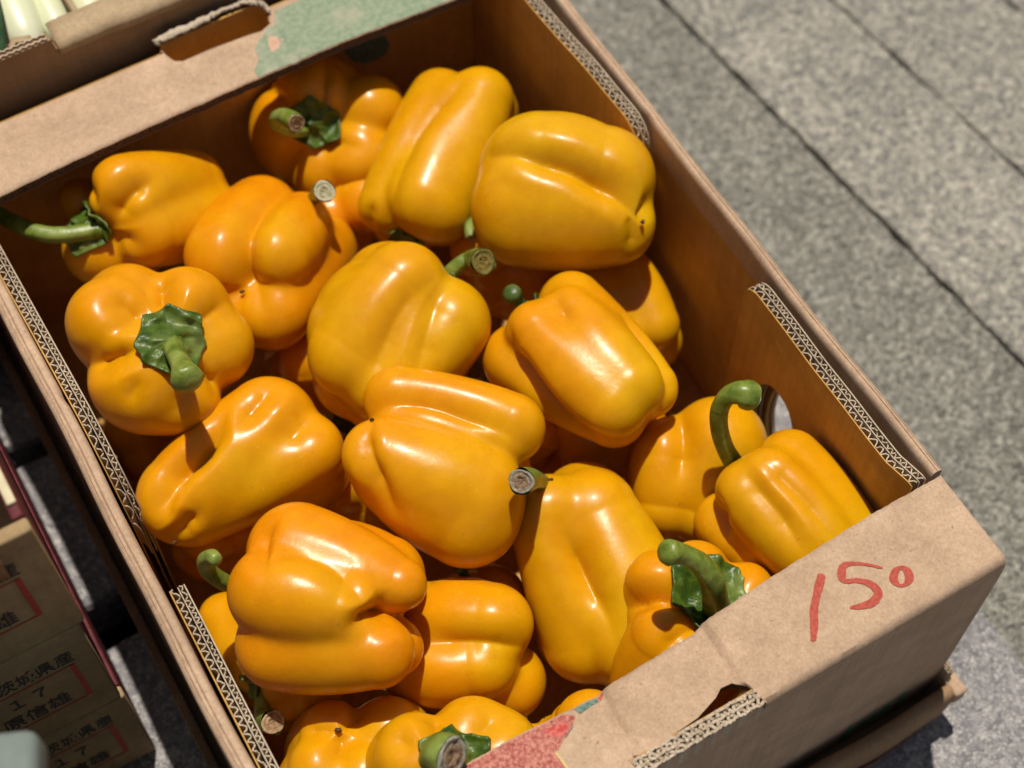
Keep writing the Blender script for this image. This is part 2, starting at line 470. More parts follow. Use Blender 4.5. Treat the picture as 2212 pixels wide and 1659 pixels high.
def rounded_top(y0, y1, z, r0, r1, end0=None, end1=None):
    def f(y):
        t = z
        if y < y0 + r0: t = z - r0 + math.sqrt(max(r0 * r0 - (y0 + r0 - y) ** 2, 0))
        if y > y1 - r1: t = z - r1 + math.sqrt(max(r1 * r1 - (y - (y1 - r1)) ** 2, 0))
        return t + .0002 * math.sin(y * 150)
    return f
def oval(cy, cz, ry, rz, n=28, p=2.4):
    return [(cy + ry * math.copysign(abs(math.cos(t)) ** (2 / p), math.cos(t)), cz + rz * math.copysign(abs(math.sin(t)) ** (2 / p), math.sin(t))) for t in [2 * math.pi * i / n for i in range(n)]]
HOLE = oval(.1265, -.080, .0160, .034)
HOLE_O = oval(.116, -.092, .027, .038)
def tab_part(spec):
    objs, fl = side_tab(*spec)
    root = objs[0]; root.name = 'corner_tab'
    part(root)
    for o in objs[1:] + [fl]:
        o.parent = root
        if o.name.startswith('liner'): o.name = 'inner_ply'
    return root
xR = lambda y: interp(y, [(.04, .1435), (.06, .1395), (.11, .1395), (.165, .1405)])
tab_part(('corner_tab', xR, .046, .163, .0068, rounded_top(.046, .163, -.0005, .001, .010), BZ + .004, HOLE))
xR2 = lambda y: interp(y, [(.255, .1430), (.30, .1418), (.345, .1390), (.402, .1392)])
tab_part(('corner_tab', xR2, .254, .404, .0065, rounded_top(.254, .404, -.0005, .016, .001), BZ + .004))
xL = lambda y: interp(y, [(.19, -.1392), (.25, -.1396), (.32, -.1408), (.402, -.1420)])
def topL(y): return -.0005 + .0002 * math.sin(y * 150) - (0 if y > .250 else .055 * (1 - math.sqrt(max(0, 1 - ((.250 - y) / .042) ** 2))) + .006 * math.sqrt((.250 - y) / .042))
tab_part(('corner_tab', xL, .209, .404, .0060, topL, BZ + .004))
xL2 = lambda y: interp(y, [(.04, -.1408), (.16, -.1395)])
tab_part(('corner_tab', xL2, .042, .159, .0062, rounded_top(.042, .159, -.0005, .001, .003), BZ + .004))

# long side walls: double board folded over at the top --------------------------------------------
def side_wall(xin, xout, y0, y1, hole=None, seed=1):
    rng = random.Random(seed); s = 1 if xout > xin else -1
    W = abs(xout - xin)
    # rounded rail, extruded along y
    prof = [(0, -.018), (0, -.0040), (.06, -.0020), (.16, -.0007), (.30, -.0001), (.44, .0), (.50, -.0002), (.53, -.0009), (.57, -.0002), (.72, -.0003), (.76, -.0010), (.80, -.0006), (.93, -.0012), (1.0, -.0026), (1.0, -.018)]
    YS = np.linspace(y0, y1, 150); V, F = [], []
    n = len(prof)
    w1 = [rng.uniform(-1, 1) for _ in range(8)]
    for y in YS:
        dx = .0006 * math.sin(y * 21 + seed) + .0003 * math.sin(y * 67 + 2 * seed)
        for k, (t, z) in enumerate(prof):
            jit = .00007 * rng.gauss(0, 1) if 4 < k < 13 else 0
            dent = -.0016 * math.exp(-((y - (.262 if s < 0 else .17)) / .004) ** 2) * (1 if k in (1, 2, 3) else 0)
            V.append((xin + s * t * W + dx + (s * .0006 * math.exp(-((y - .262) / .003) ** 2) if k < 4 else 0), y, z + jit + dent * .4 + .0004 * math.sin(y * 33 + seed)))
    m_ = len(YS)
    for i in range(m_ - 1):
        for k in range(n - 1):
            F.append((i * n + k, i * n + k + 1, (i + 1) * n + k + 1, (i + 1) * n + k) if s > 0 else (i * n + k, (i + 1) * n + k, (i + 1) * n + k + 1, i * n + k + 1))
    F.append(tuple(range(n))); F.append(tuple((m_ - 1) * n + k for k in reversed(range(n))))
    rail = from_pydata('folded_rim', V, F, M['card'], smooth=True)
    rail.data.set_sharp_from_angle(angle=math.radians(60))
    # the board below in two plies
    plies = []
    for k, xx in enumerate((xin + s * W * .2, xin + s * W * .8)):
        o = prism('side_wall', [(y0, BZ), (y1, BZ), (y1, -.017), (y0, -.017)], [hole] if hole else [], W * .38, M['card_in_bounce'] if k == 0 else M['card'], ((xx, 0, 0), (0, 1, 0), (0, 0, 1)))
        plies.append(o)
    part(plies[0]); plies[1].name = 'outer_ply'
    plies[1].parent = plies[0]; rail.parent = plies[0]
side_wall(.1483, BX1, .046, .409, HOLE_O, 1)
side_wall(-.1443, BX0, .020, .409, None, 2)

# end walls ------------------------------------------------------------------------------------------
HX0, HX1 = -.0215, .0335     # handle cut in the near end wall
near_wall = prism('end_wall', [(BX0, BZ), (BX1 - .001, BZ), (BX1 - .001, -.020), (BX1 - .002, -.0062), (HX1 + .0005, -.0062), (HX1, -.0004), (HX0, -.0004), (HX0 - .0005, -.0062), (BX0, -.0062)], [], .0012, M['card'], ((0, .0007, 0), (1, 0, 0), (0, 0, 1)))
part(near_wall)
inner_near = prism('inner_ply', [(BX0 + .004, BZ), (BX1 - .004, BZ), (BX1 - .004, -.0078), (HX1 + .0005, -.0078), (HX1, -.0008), (HX0, -.0008), (HX0 - .0005, -.0078), (BX0 + .004, -.0078)], [], .0008, M['card_in_bounce'], ((0, .0072, 0), (1, 0, 0), (0, 0, 1)))
inner_near.parent = near_wall
# fluted cut edge at the handle hole (crushed double wall board)
V, F = [], []
def addg(VF):
    n0 = len(V); V.extend(VF[0]); F.extend([tuple(i + n0 for i in f) for f in VF[1]])
rng = random.Random(5)
def ztop_lip(x): return .0002 + .0009 * math.sin((x + .02) * 60) + .0003 * rng.gauss(0, 1)
for yc, amp, pt in ((.0021, .0009, .0046), (.0048, .0009, .0038)):
    xx = np.arange(HX0 - .0003, HX1 + .0008, pt / 10)
    ph = xx / pt * 2 * math.pi
    addg(ribbon([(x, yc + amp * math.sin(p_) + .0002 * rng.gauss(0, 1)) for x, p_ in zip(xx, ph)], [-.014] * len(xx), [ztop_lip(x) + .0004 * rng.gauss(0, 1) for x in xx], .0012))
for yc in (.0007, .0035, .0064):
    xx = np.arange(HX0 - .0006, HX1 + .0012, .0006)
    addg(ribbon([(x, yc + .0002 * math.sin(x * 900 + yc * 1000) + .00012 * rng.gauss(0, 1)) for x in xx], [-.014] * len(xx), [ztop_lip(x) + .0003 for x in xx], .0011))
lip = from_pydata('cut_edge', V, F, M['torn']); lip.parent = near_wall

far_wall = prism('end_wall', [(BX0, BZ), (BX1, BZ), (BX1, -.0062), (.0255, -.0062), (.0245, -.0300), (.0, -.031), (-.0265, -.0300), (-.0285, -.0062), (BX0, -.0062)], [], .0055, M['card_in_bounce'], ((0, .4085, 0), (1, 0, 0), (0, 0, 1)))
part(far_wall)
bot = box('bottom_panel', (BX0 + .001, .001, BZ - .004), (BX1 - .001, .411, BZ), M['card_in_bounce']); part(bot)

# flanges -------------------------------------------------------------------------------------------
NEAR_W = [(-.152, .0395), (-.10, .0385), (-.055, .0385), (-.0175, .0370), (-.0165, .0382), (.028, .0392), (.033, .0412), (.06, .0425), (.12, .0440), (.152, .0440)]
NEAR_SAG = [(-.152, .004), (-.10, .0045), (-.055, .0050), (-.022, .0068), (-.0175, .0092), (-.012, .0075), (.020, .0062), (.030, .0078), (.035, .0060), (.06, .0032), (.10, .0006), (.152, .0)]
NEAR_CUT = [(HX0 - .0015, 0), (HX0, .0062), (-.0195, .0085), (-.0150, .0068), (.009, .0085), (.0195, .0118), (.0235, .0142), (.0285, .0138), (.0325, .0098), (HX1, .0068), (HX1 + .0015, 0)]
def near_surf(x, y):
    w_ = interp(x, NEAR_W); t = min(max(y / w_, 0), 1.2)
    z = -interp(x, NEAR_SAG) * t ** 1.25
    # creases beside the handle
    for xc, dp in ((-.0172, .0010), (.0305, .0009), (.0345, -.0005)):
        z -= dp * math.exp(-((x - xc - .10 * (y - .02)) / .0014) ** 2) * min(1, t * 2)
    z += .00035 * math.sin(x * 61 + 1) * t + .0002 * math.sin(x * 140 + y * 90)
    return z
def far_surf(x, y):     # y measured from the far crease towards the peppers
    w_ = interp(x, FAR_W); t = min(max(y / w_, 0), 1.2)
    z = -interp(x, FAR_SAG) * t ** 1.3
    for xc, dp in ((.0225, .0010), (-.0265, .0006)):
        z -= dp * math.exp(-((x - xc) / .0022) ** 2) * min(1, t * 1.5)
    z += .0003 * math.sin(x * 47) * t
    return z
FAR_W = [(-.152, .0425), (-.10, .0400), (-.02, .0375), (.05, .0395), (.15, .0440)]
FAR_SAG = [(-.152, .0005), (-.06, .0008), (-.02, .0020), (.05, .0008), (.15, .002)]
FAR_CUT = [(-.0300, 0), (-.0290, .0040), (-.0270, .0090), (-.0235, .0112), (-.010, .0112), (.010, .0126), (.0170, .0136), (.0225, .0112), (.0248, .0040), (.0255, 0)]
FT = .0050
def flange(name, x0, x1, surf, wid, cut, conv, fold, flute_edge):
    """curved flange; conv maps (x, y, z) to world; fold = list of (y, z) crease points below y = .005"""
    xs_ = sorted(set(list(np.round(np.linspace(x0, x1, 170), 5)) + [c[0] for c in cut] + [c[0] + 1e-4 for c in cut] + [c[0] - 1e-4 for c in cut]))
    def ystart(x):
        if x < cut[0][0] or x > cut[-1][0]: return None
        return interp(x, cut)
    def sheet(dz, nm, mat_, th, shrink=0.0, fold_on=True):
        V, F = [], []; nf = len(fold); ny = 12
        for x in xs_:
            w_ = interp(x, wid) - shrink + .00012 * math.sin(x * 500) + .00010 * math.sin(x * 1900 + 1)
            ys0 = ystart(x)
            for (fy, fz) in fold:
                if ys0 is not None and ys0 > fy: V.append(conv(x, ys0, surf(x, ys0) + dz))
                else: V.append(conv(x, fy - dz * (1 if fy < .003 else 0) * .9, fz + dz * (1 if fy > .0009 else .2) + (surf(x, fy) if fz > -.001 else 0)))
            a = max(.005, ys0 or 0)
            for k in range(1, ny + 1):
                y = a + (w_ - a) * k / ny
                V.append(conv(x, y, surf(x, y) + dz))
        n = nf + ny
        for i in range(len(xs_) - 1):
            for k in range(n - 1):
                F.append((i * n + k, (i + 1) * n + k, (i + 1) * n + k + 1, i * n + k + 1))
        o = from_pydata(nm, V, F, mat_, smooth=True)
        sm = o.modifiers.new('th', 'SOLIDIFY'); sm.thickness = th; sm.offset = 0
        o.data.set_sharp_from_angle(angle=math.radians(35))
        return o
    top = sheet(0, name, M['card'], .0005)
    part(top)
    bt = sheet(-FT, 'under_ply', M['liner_in'], .0004, .0002); bt.parent = top
    md = sheet(-FT * .52, 'middle_ply', M['liner_in'], .0003, .0002); md.parent = top
    V, F = [], []
    for c0, c1, pt in ((0, -FT * .52, .0042), (-FT * .52, -FT, .0033)):
        xx = np.arange(x0 + .001, x1 - .001, pt / 8); mid = (c0 + c1) / 2; amp = abs(c1 - c0) / 2 - .0003
        n0 = len(V)
        for x in xx:
            z = mid + amp * math.sin(x / pt * 2 * math.pi)
            w_ = interp(x, wid) - .0004; ys0 = ystart(x)
            a = max(.006, (ys0 or 0) + .0003)
            for y in np.linspace(a, w_, 5): V.append(conv(x, y, surf(x, y) + z))
        for i in range(len(xx) - 1):
            for k in range(4):
                a = n0 + i * 5 + k; F.append((a, a + 5, a + 6, a + 1))
    fo = from_pydata('fluting', V, F, M['liner_in']); fo.parent = top
    sm = fo.modifiers.new('th', 'SOLIDIFY'); sm.thickness = .0003; sm.offset = 0
    return top
FOLD = [(0, -.0066), (.0002, -.0045), (.0009, -.0024), (.0020, -.0010), (.0034, -.0003)]
near_fl = flange('end_flange', -.1515, .1515, near_surf, NEAR_W, NEAR_CUT, lambda x, y, z: (x, y, z), FOLD, True)
far_fl = flange('end_flange', -.1515, .148, far_surf, FAR_W, FAR_CUT, lambda x, y, z: (x, BY1 - y, z), FOLD, True)
# blunt end of the folded rim beside the near flange shows its plies
# prints and writing on the flanges: flat ink that follows the board --------------------------------
def on_near(px, py, lift):
    p = at(px, py, 0)
    for _ in range(6): p = at(px, py, near_surf(p[0], p[1]))
    return p + np.array([0, 0, lift])
def on_far(px, py, lift):
    p = at(px, py, 0)
    for _ in range(6): p = at(px, py, far_surf(p[0], BY1 - p[1]))
    return p + np.array([0, 0, lift])
def decal_xy(name, poly, surfz, lift, mat_, parent, step=.0018):
    """polygon in plan triangulated finely and laid on a surface"""
    bm = bmesh.new()
    vs = [bm.verts.new((p[0], p[1], 0)) for p in poly]
    es = [bm.edges.new((vs[i], vs[(i + 1) % len(vs)])) for i in range(len(vs))]
    bmesh.ops.triangle_fill(bm, edges=es, use_beauty=True)
    lo = np.min(np.array(poly), 0); hi = np.max(np.array(poly), 0)
    for ax in (0, 1):
        t = lo[ax] + step
        while t < hi[ax]:
            co = [0, 0, 0]; no = [0, 0, 0]; co[ax] = t; no[ax] = 1
            bmesh.ops.bisect_plane(bm, geom=bm.verts[:] + bm.edges[:] + bm.faces[:], plane_co=co, plane_no=no)
            t += step
    for v in bm.verts: v.co.z = surfz(v.co.x, v.co.y) + lift
    for f in bm.faces:
        if f.normal.z < 0: f.normal_flip()
    me = bpy.data.meshes.new(name); bm.to_mesh(me); bm.free()
    me.polygons.foreach_set('use_smooth', [True] * len(me.polygons))
    o = link(name, me, mat_); o.parent = parent; return o
nz_ = lambda x, y: near_surf(x, y) + .0005
fz_ = lambda x, y: far_surf(x, BY1 - y) + .0005
def c9(a, b): return ((2688 + a * .6076) / 1.8228, (2016 + b * .6076) / 1.8228)
def cs(a, b): return ((1700 + a * .3617) / 1.8228, (2650 + b * .3617) / 1.8228)
def cl(a, b): return ((900 + a * .27125) / 1.8228, (100 + b * .27125) / 1.8228)
def stroke(pts, seed):
    """brush stroke outline: pts = (x, y, width) in crop pixels"""
    rng = random.Random(seed)
    P = catmull([(p[0], p[1]) for p in pts], 8); Wd = catmull([(p[2], 0) for p in pts], 8)
    P = np.array(P); T = np.gradient(P, axis=0); T /= np.linalg.norm(T, axis=1)[:, None]
    Nn = np.stack([-T[:, 1], T[:, 0]], 1)
    L = [P[i] + Nn[i] * (Wd[i][0] / 2 + rng.gauss(0, 1.1)) for i in range(len(P))]
    R_ = [P[i] - Nn[i] * (Wd[i][0] / 2 + rng.gauss(0, 1.1)) for i in range(len(P))]
    a, b = P[0] - T[0] * Wd[0][0] * .22, P[-1] + T[-1] * Wd[-1][0] * .22
    return [a] + L + [b] + R_[::-1]
def ink(name, outl, lift):
    poly = [on_near(*c9(*p), 0)[:2] for p in outl]
    return decal_xy(name, poly, lambda x, y: near_surf(x, y), lift, M['red_ink'], near_fl, .004)
ink('price_writing', stroke([(900, 412, 52), (882, 480, 62), (864, 560, 50), (850, 640, 56), (851, 740, 52), (846, 835, 38)], 1), .00058)
ink('price_writing', stroke([(1292, 366, 14), (1200, 344, 20), (1100, 336, 24), (1040, 356, 48), (1029, 410, 58), (1050, 450, 34), (1130, 448, 32), (1215, 470, 44), (1266, 530, 56), (1225, 590, 58), (1150, 614, 40), (1085, 622, 18)], 2), .00058)
ring_o = [(1417 + 80 * math.cos(t) * (1 + .03 * math.sin(3 * t)), 421 + 70 * math.sin(t)) for t in [2 * math.pi * i / 40 for i in range(41)]]
ring_i = [(1416 + 24 * math.cos(t) * (.9 + .12 * math.sin(t)), 424 + 47 * math.sin(t)) for t in [2 * math.pi * i / 40 for i in range(41)]]
V = [on_near(*c9(*p), .00058) for p in ring_o] + [on_near(*c9(*p), .00058) for p in ring_i]
zero = from_pydata('price_writing', V, [(i + 1, i, i + 41, i + 42) for i in range(40)], M['red_ink']); zero.parent = near_fl
# pomegranate print at the left of the near flange
def flange_edge_y(x): return interp(x, NEAR_W) - .0006
edge = [on_near(*cs(*p), 0)[:2] for p in [(1560, 470), (1530, 590), (1450, 710), (1380, 830), (1335, 870), (1400, 960), (1450, 1034), (1520, 1150), (1640, 1330)]]
poly = [(-.150, .0055)] + [(-.150, flange_edge_y(-.150))] + [(x, flange_edge_y(x)) for x in np.arange(-.145, edge[0][0] - .001, .004)] + [tuple(e) for e in edge if e[1] > .006] + [(edge[-1][0], .0055)]
decal_xy('fruit_print', poly, nz_, 0, M['pink_print'], near_fl)
def px_decal(name, pts, fn, surfz, lift, mat_, par): return decal_xy(name, [fn(*p) for p in pts], surfz, lift, mat_, par)
nn = lambda a, b: on_near(*cs(a, b), 0)[:2]
ex_ = nn(1840, 345)[0]
tl = [(nn(1570, 455)[0] + .0005, 0), (nn(1840, 345)[0], 0)]
px0, px1 = tl[0][0], tl[1][0]
decal_xy('fruit_print', [(px0, flange_edge_y(px0)), (px1, flange_edge_y(px1)), (px1 + .0003, flange_edge_y(px1) - .0016), (px0 + .001, flange_edge_y(px0) - .0030)], nz_, .00004, M['teal_print'], near_fl)
decal_xy('fruit_print', [(px1 + .0004, flange_edge_y(px1)), (px1 + .004, flange_edge_y(px1 + .004)), (px1 + .0008, flange_edge_y(px1) - .0018)], nz_, .00004, M['deep_red'], near_fl)
decal_xy('fruit_print', [nn(1532, 575), nn(1545, 582), nn(1470, 700), nn(1452, 716)], nz_, .00006, M['teal_print'], near_fl)
decal_xy('fruit_print', [nn(1335, 868), nn(1352, 868), nn(1420, 950), nn(1500, 1060), nn(1485, 1065), nn(1400, 955)], nz_, .00006, M['yellow_print'], near_fl)
# deep red shade inside the fruit drawing, near the flange edge
decal_xy('fruit_print', [nn(1210, 640), nn(1400, 545), nn(1480, 560), nn(1470, 640), nn(1380, 700), nn(1300, 690)], nz_, .00005, mat_print('red_seed_print', (.40, .045, .04), (.55, .14, .11), 420), near_fl)
# green leaf print at the right of the far flange
fe = lambda x: BY1 - interp(x, FAR_W) + .0006
ff = lambda a, b: on_far(*cl(a, b), 0)[:2]
lb = [ff(375, 668), ff(420, 560), ff(445, 470), ff(395, 400), ff(395, 330), ff(440, 240), ff(500, 170), ff(530, 90), ff(575, 20)]
lb = [tuple(p) for p in lb if fe(p[0]) < p[1] < BY1 - .0055]
xr = .1465
poly = [(lb[0][0], fe(lb[0][0]))] + lb + [(lb[-1][0] + .003, BY1 - .0133), (.028, BY1 - .0058), (xr, BY1 - .0058), (xr, fe(xr))] + [(x, fe(x)) for x in np.arange(.142, lb[0][0] + .002, -.004)]
decal_xy('leaf_print', poly, fz_, 0, M['green_print'], far_fl)
decal_xy('leaf_print', [tuple(ff(*p)) for p in [(570, 200), (620, 165), (700, 180), (810, 210), (760, 270), (730, 350), (630, 400), (590, 330)]], fz_, .00006, M['halo_print'], far_fl)
# torn paper lip behind the far handle hole
lipx = [(338, 92, 8), (345, 84, 16), (403, 60, 15), (453, 36, 13), (493, 17, 9), (526, 5, 9), (556, 6, 12), (574, 13, 9), (581, 24, 6)]
path = catmull([np.append(at(p[0], p[1], .0022), 0)[:3] for p in lipx], 8); rr = [c[0] / 5200 * .62 for c in catmull([(p[2], 0) for p in lipx], 8)]
rng = random.Random(11)
path = [p + np.array([rng.gauss(0, .0002), rng.gauss(0, .0004), rng.gauss(0, .0002)]) for p in path]
V, F, _ = tube_geo(path, [r * (1 + .14 * rng.gauss(0, 1)) for r in rr], 12, 3, .12, 3)
V = [np.array([v[0] + rng.gauss(0, .00018), v[1] + rng.gauss(0, .00025), v[2] * .8 + rng.gauss(0, .0002)]) for v in V]
F.append(tuple(range(12))); F.append(tuple(len(V) - 1 - i for i in range(12)))
o = from_pydata('torn_lip', V, F, M['torn'], smooth=True); o.parent = far_wall
# outer ply of the far end wall, behind the handle hole
o = prism('outer_ply', [(BX0, BZ), (BX1, BZ), (BX1, -.0068), (.026, -.0068), (.0245, -.0005), (-.0285, -.0005), (-.0295, -.0068), (BX0, -.0068)], [], .001, M['card_in_bounce'], ((0, .4158, 0), (1, 0, 0), (0, 0, 1))); o.parent = far_wall
# dark leaf print low on the inside of the far wall
V = [at_y(px, py, .4054) for px, py in [(742, 112), (752, 92), (775, 78), (805, 72), (832, 78), (842, 95), (836, 115), (815, 130), (790, 137), (762, 132)]]
o = from_pydata('leaf_print', V, [tuple(range(len(V)))], M['teal_print']); o.parent = far_wall
# green certification mark on the near wall
def at_wall(px, py, y0=-.0002):
    p = at_y(px, py, y0); return p
def bar_on_y(name, pts, y, mat_, par, w0, closed=False):
    """flat strokes in the plane y = const; pts of (x, z)"""
    V, F = [], []
    n = len(pts)
    for i in range(n - 1 if not closed else n):
        a = np.array(pts[i]); b_ = np.array(pts[(i + 1) % n]); d = (b_ - a) / (np.linalg.norm(b_ - a) + 1e-9); q = np.array([-d[1], d[0]]) * w0 / 2
        e = d * w0 / 2
        k = len(V)
        for p in (a - q - e, b_ - q + e, b_ + q + e, a + q - e): V.append((p[0], y - .00002 * (i % 3), p[1]))
        F.append((k, k + 1, k + 2, k + 3))
    o = from_pydata(name, V, F, mat_); o.parent = par; return o
bar_on_y('logo_print', [(.1005, -.1305), (.1325, -.1265)][:1] + [(.1325, -.1285)], -.0002, M['green_logo'], near_wall, .0010)
bar_on_y('logo_print', [(.1318, -.1285), (.1318, -.151)], -.0004, M['green_logo'], near_wall, .0022)
bar_on_y('logo_print', [(.1012, -.1310), (.1012, -.151)], -.0004, M['green_logo'], near_wall, .0022)
def text_obj(name, s, size, mat_, origin, ex, ez, parent=None, bold=0.0, align='LEFT', sx=1.0):
    cu = bpy.data.curves.new(name, 'FONT'); cu.body = s; cu.size = size; cu.align_x = align; cu.offset = bold
    cu.resolution_u = 3
    tmp = bpy.data.objects.new('t', cu); COL.objects.link(tmp)
    dg = bpy.context.evaluated_depsgraph_get()
    me = bpy.data.meshes.new_from_object(tmp.evaluated_get(dg))
    bpy.data.objects.remove(tmp); bpy.data.curves.remove(cu)
    o_, ex, ez = Vector(origin), Vector(ex), Vector(ez)
    for v in me.vertices: v.co = o_ + ex * v.co.x * sx + ez * v.co.y
    me.name = name; me.materials.clear()
    o = link(name, me, mat_)
    if parent is not None: o.parent = parent
    return o
text_obj('logo_print', 'GAP', .0105, M['green_logo'], (.1045, -.0003, -.1425), (1, 0, .08), (0, 0, 1), near_wall, .0002, sx=1.05)

# ------------------------------------------------------------------ tray under the box
tray = empty('cardboard_tray', (0, .2, GZ))
tag(tray, 'shallow brown cardboard tray with a red print, under the box of peppers', 'tray')
def tpart(o): adopt(tray, o); return o
def tray_front():
    V, F = [], []
    prof = [(-.0052, -.1335), (-.0058, -.1312), (-.0078, -.1300), (-.0100, -.1306), (-.0116, -.1328), (-.0122, -.137), (-.0120, -.150), (-.0112, -.163), (-.0104, -.1645), (-.0052, -.1645)]
    xs_ = np.linspace(-.158, .1565, 90)
    for x in xs_:
        e = max(0, (x - .1505) / .006); b_ = .0010 * math.sin(x * 37) + .0008 * math.sin(x * 90 + 1)
        for (y, z) in prof:
            V.append((x, y * (1 - .25 * e * e) - .0052 * 0 + b_ * (.5 if z > -.135 else 1) - .0006, z - .0022 * e * e * (1 if z > -.14 else 0) + .0005 * math.sin(x * 55)))
    n = len(prof)
    for i in range(len(xs_) - 1):
        for k in range(n): F.append((i * n + k, (i + 1) * n + k, (i + 1) * n + (k + 1) % n, i * n + (k + 1) % n))
    F.append(tuple(reversed(range(n)))); F.append(tuple((len(xs_) - 1) * n + k for k in range(n)))
    o = from_pydata('tray_wall', V, F, M['card_dark'], smooth=True); o.data.set_sharp_from_angle(angle=math.radians(60)); return o
tf = tpart(tray_front())
tpart(box('tray_wall', (.1552, .0, -.164), (.1585, .42, -.128), M['card_dark'], None, .0008))
tpart(box('tray_wall', (-.1605, .0, -.164), (-.1560, .42, -.140), M['card_dark'], None, .0008))
tpart(box('tray_wall', (-.156, .4165, -.164), (.155, .4205, -.140), M['card_dark'], None, .0008))
tpart(box('tray_floor', (-.1555, -.004, -.1648), (.1548, .416, -.1595), M['card_dark']))
# frayed tab at the tray's corner, with its flutes showing
V, F = [], []
rng = random.Random(8)
yy = np.arange(-.004, .030, .0003)
for k in range(2):
    addg(ribbon([(.1533 + .0016 * k + .0007 * math.sin(y / .0032 * 6.28 + k), y) for y in yy], [-.16] * len(yy), [-.1225 + .001 * rng.random() - .0015 * k for y in yy], .0003))
for k in range(3):
    addg(ribbon([(.1525 + .0016 * k, y) for y in yy], [-.16] * len(yy), [-.1222 + .0008 * rng.random() - .001 * k for y in yy], .0003))
tpart(from_pydata('corner_tab', V, F, M['liner']))
tpart(box('corner_patch', (.1520, -.0135, -.1415), (.1592, -.0015, -.1302), M['card'], None, .0018, 3))
V = []; F = []
ar = [(x, -.1622 + .0085 * math.sin((x + .02) / .165 * math.pi) ** .7 if -.02 < x < .145 else -.1622) for x in np.linspace(-.0195, .1445, 60)]
def tray_y(x, z): return -.0126 - .0006 + .0010 * math.sin(x * 37) + .0008 * math.sin(x * 90 + 1) + (.0008 * max(0, (-.15 - z) / .013))
for x, z in ar: V += [(x, tray_y(x, z) - .0004, z), (x, tray_y(x, -.1635) - .0004, -.1630)]
for i in range(len(ar) - 1): F.append((2 * i, 2 * i + 1, 2 * i + 3, 2 * i + 2))
o = from_pydata('fruit_print', V, F, M['tray_red'], smooth=True); o.parent = tf; o.matrix_parent_inverse = tf.matrix_world.inverted() if False else Matrix()
# beaded corrugated edge low along the left of the box (the tray's left rim)
V, F = [], []
yy = np.arange(.0, .40, .0004)
for k in range(2):
    addg(ribbon([(-.1592 + .0018 * k + .0007 * math.sin(y / .0036 * 6.28 + k), y) for y in yy], [-.15] * len(yy), [-.1394] * len(yy), .0003))
tpart(from_pydata('fluting', V, F, M['liner_in']))

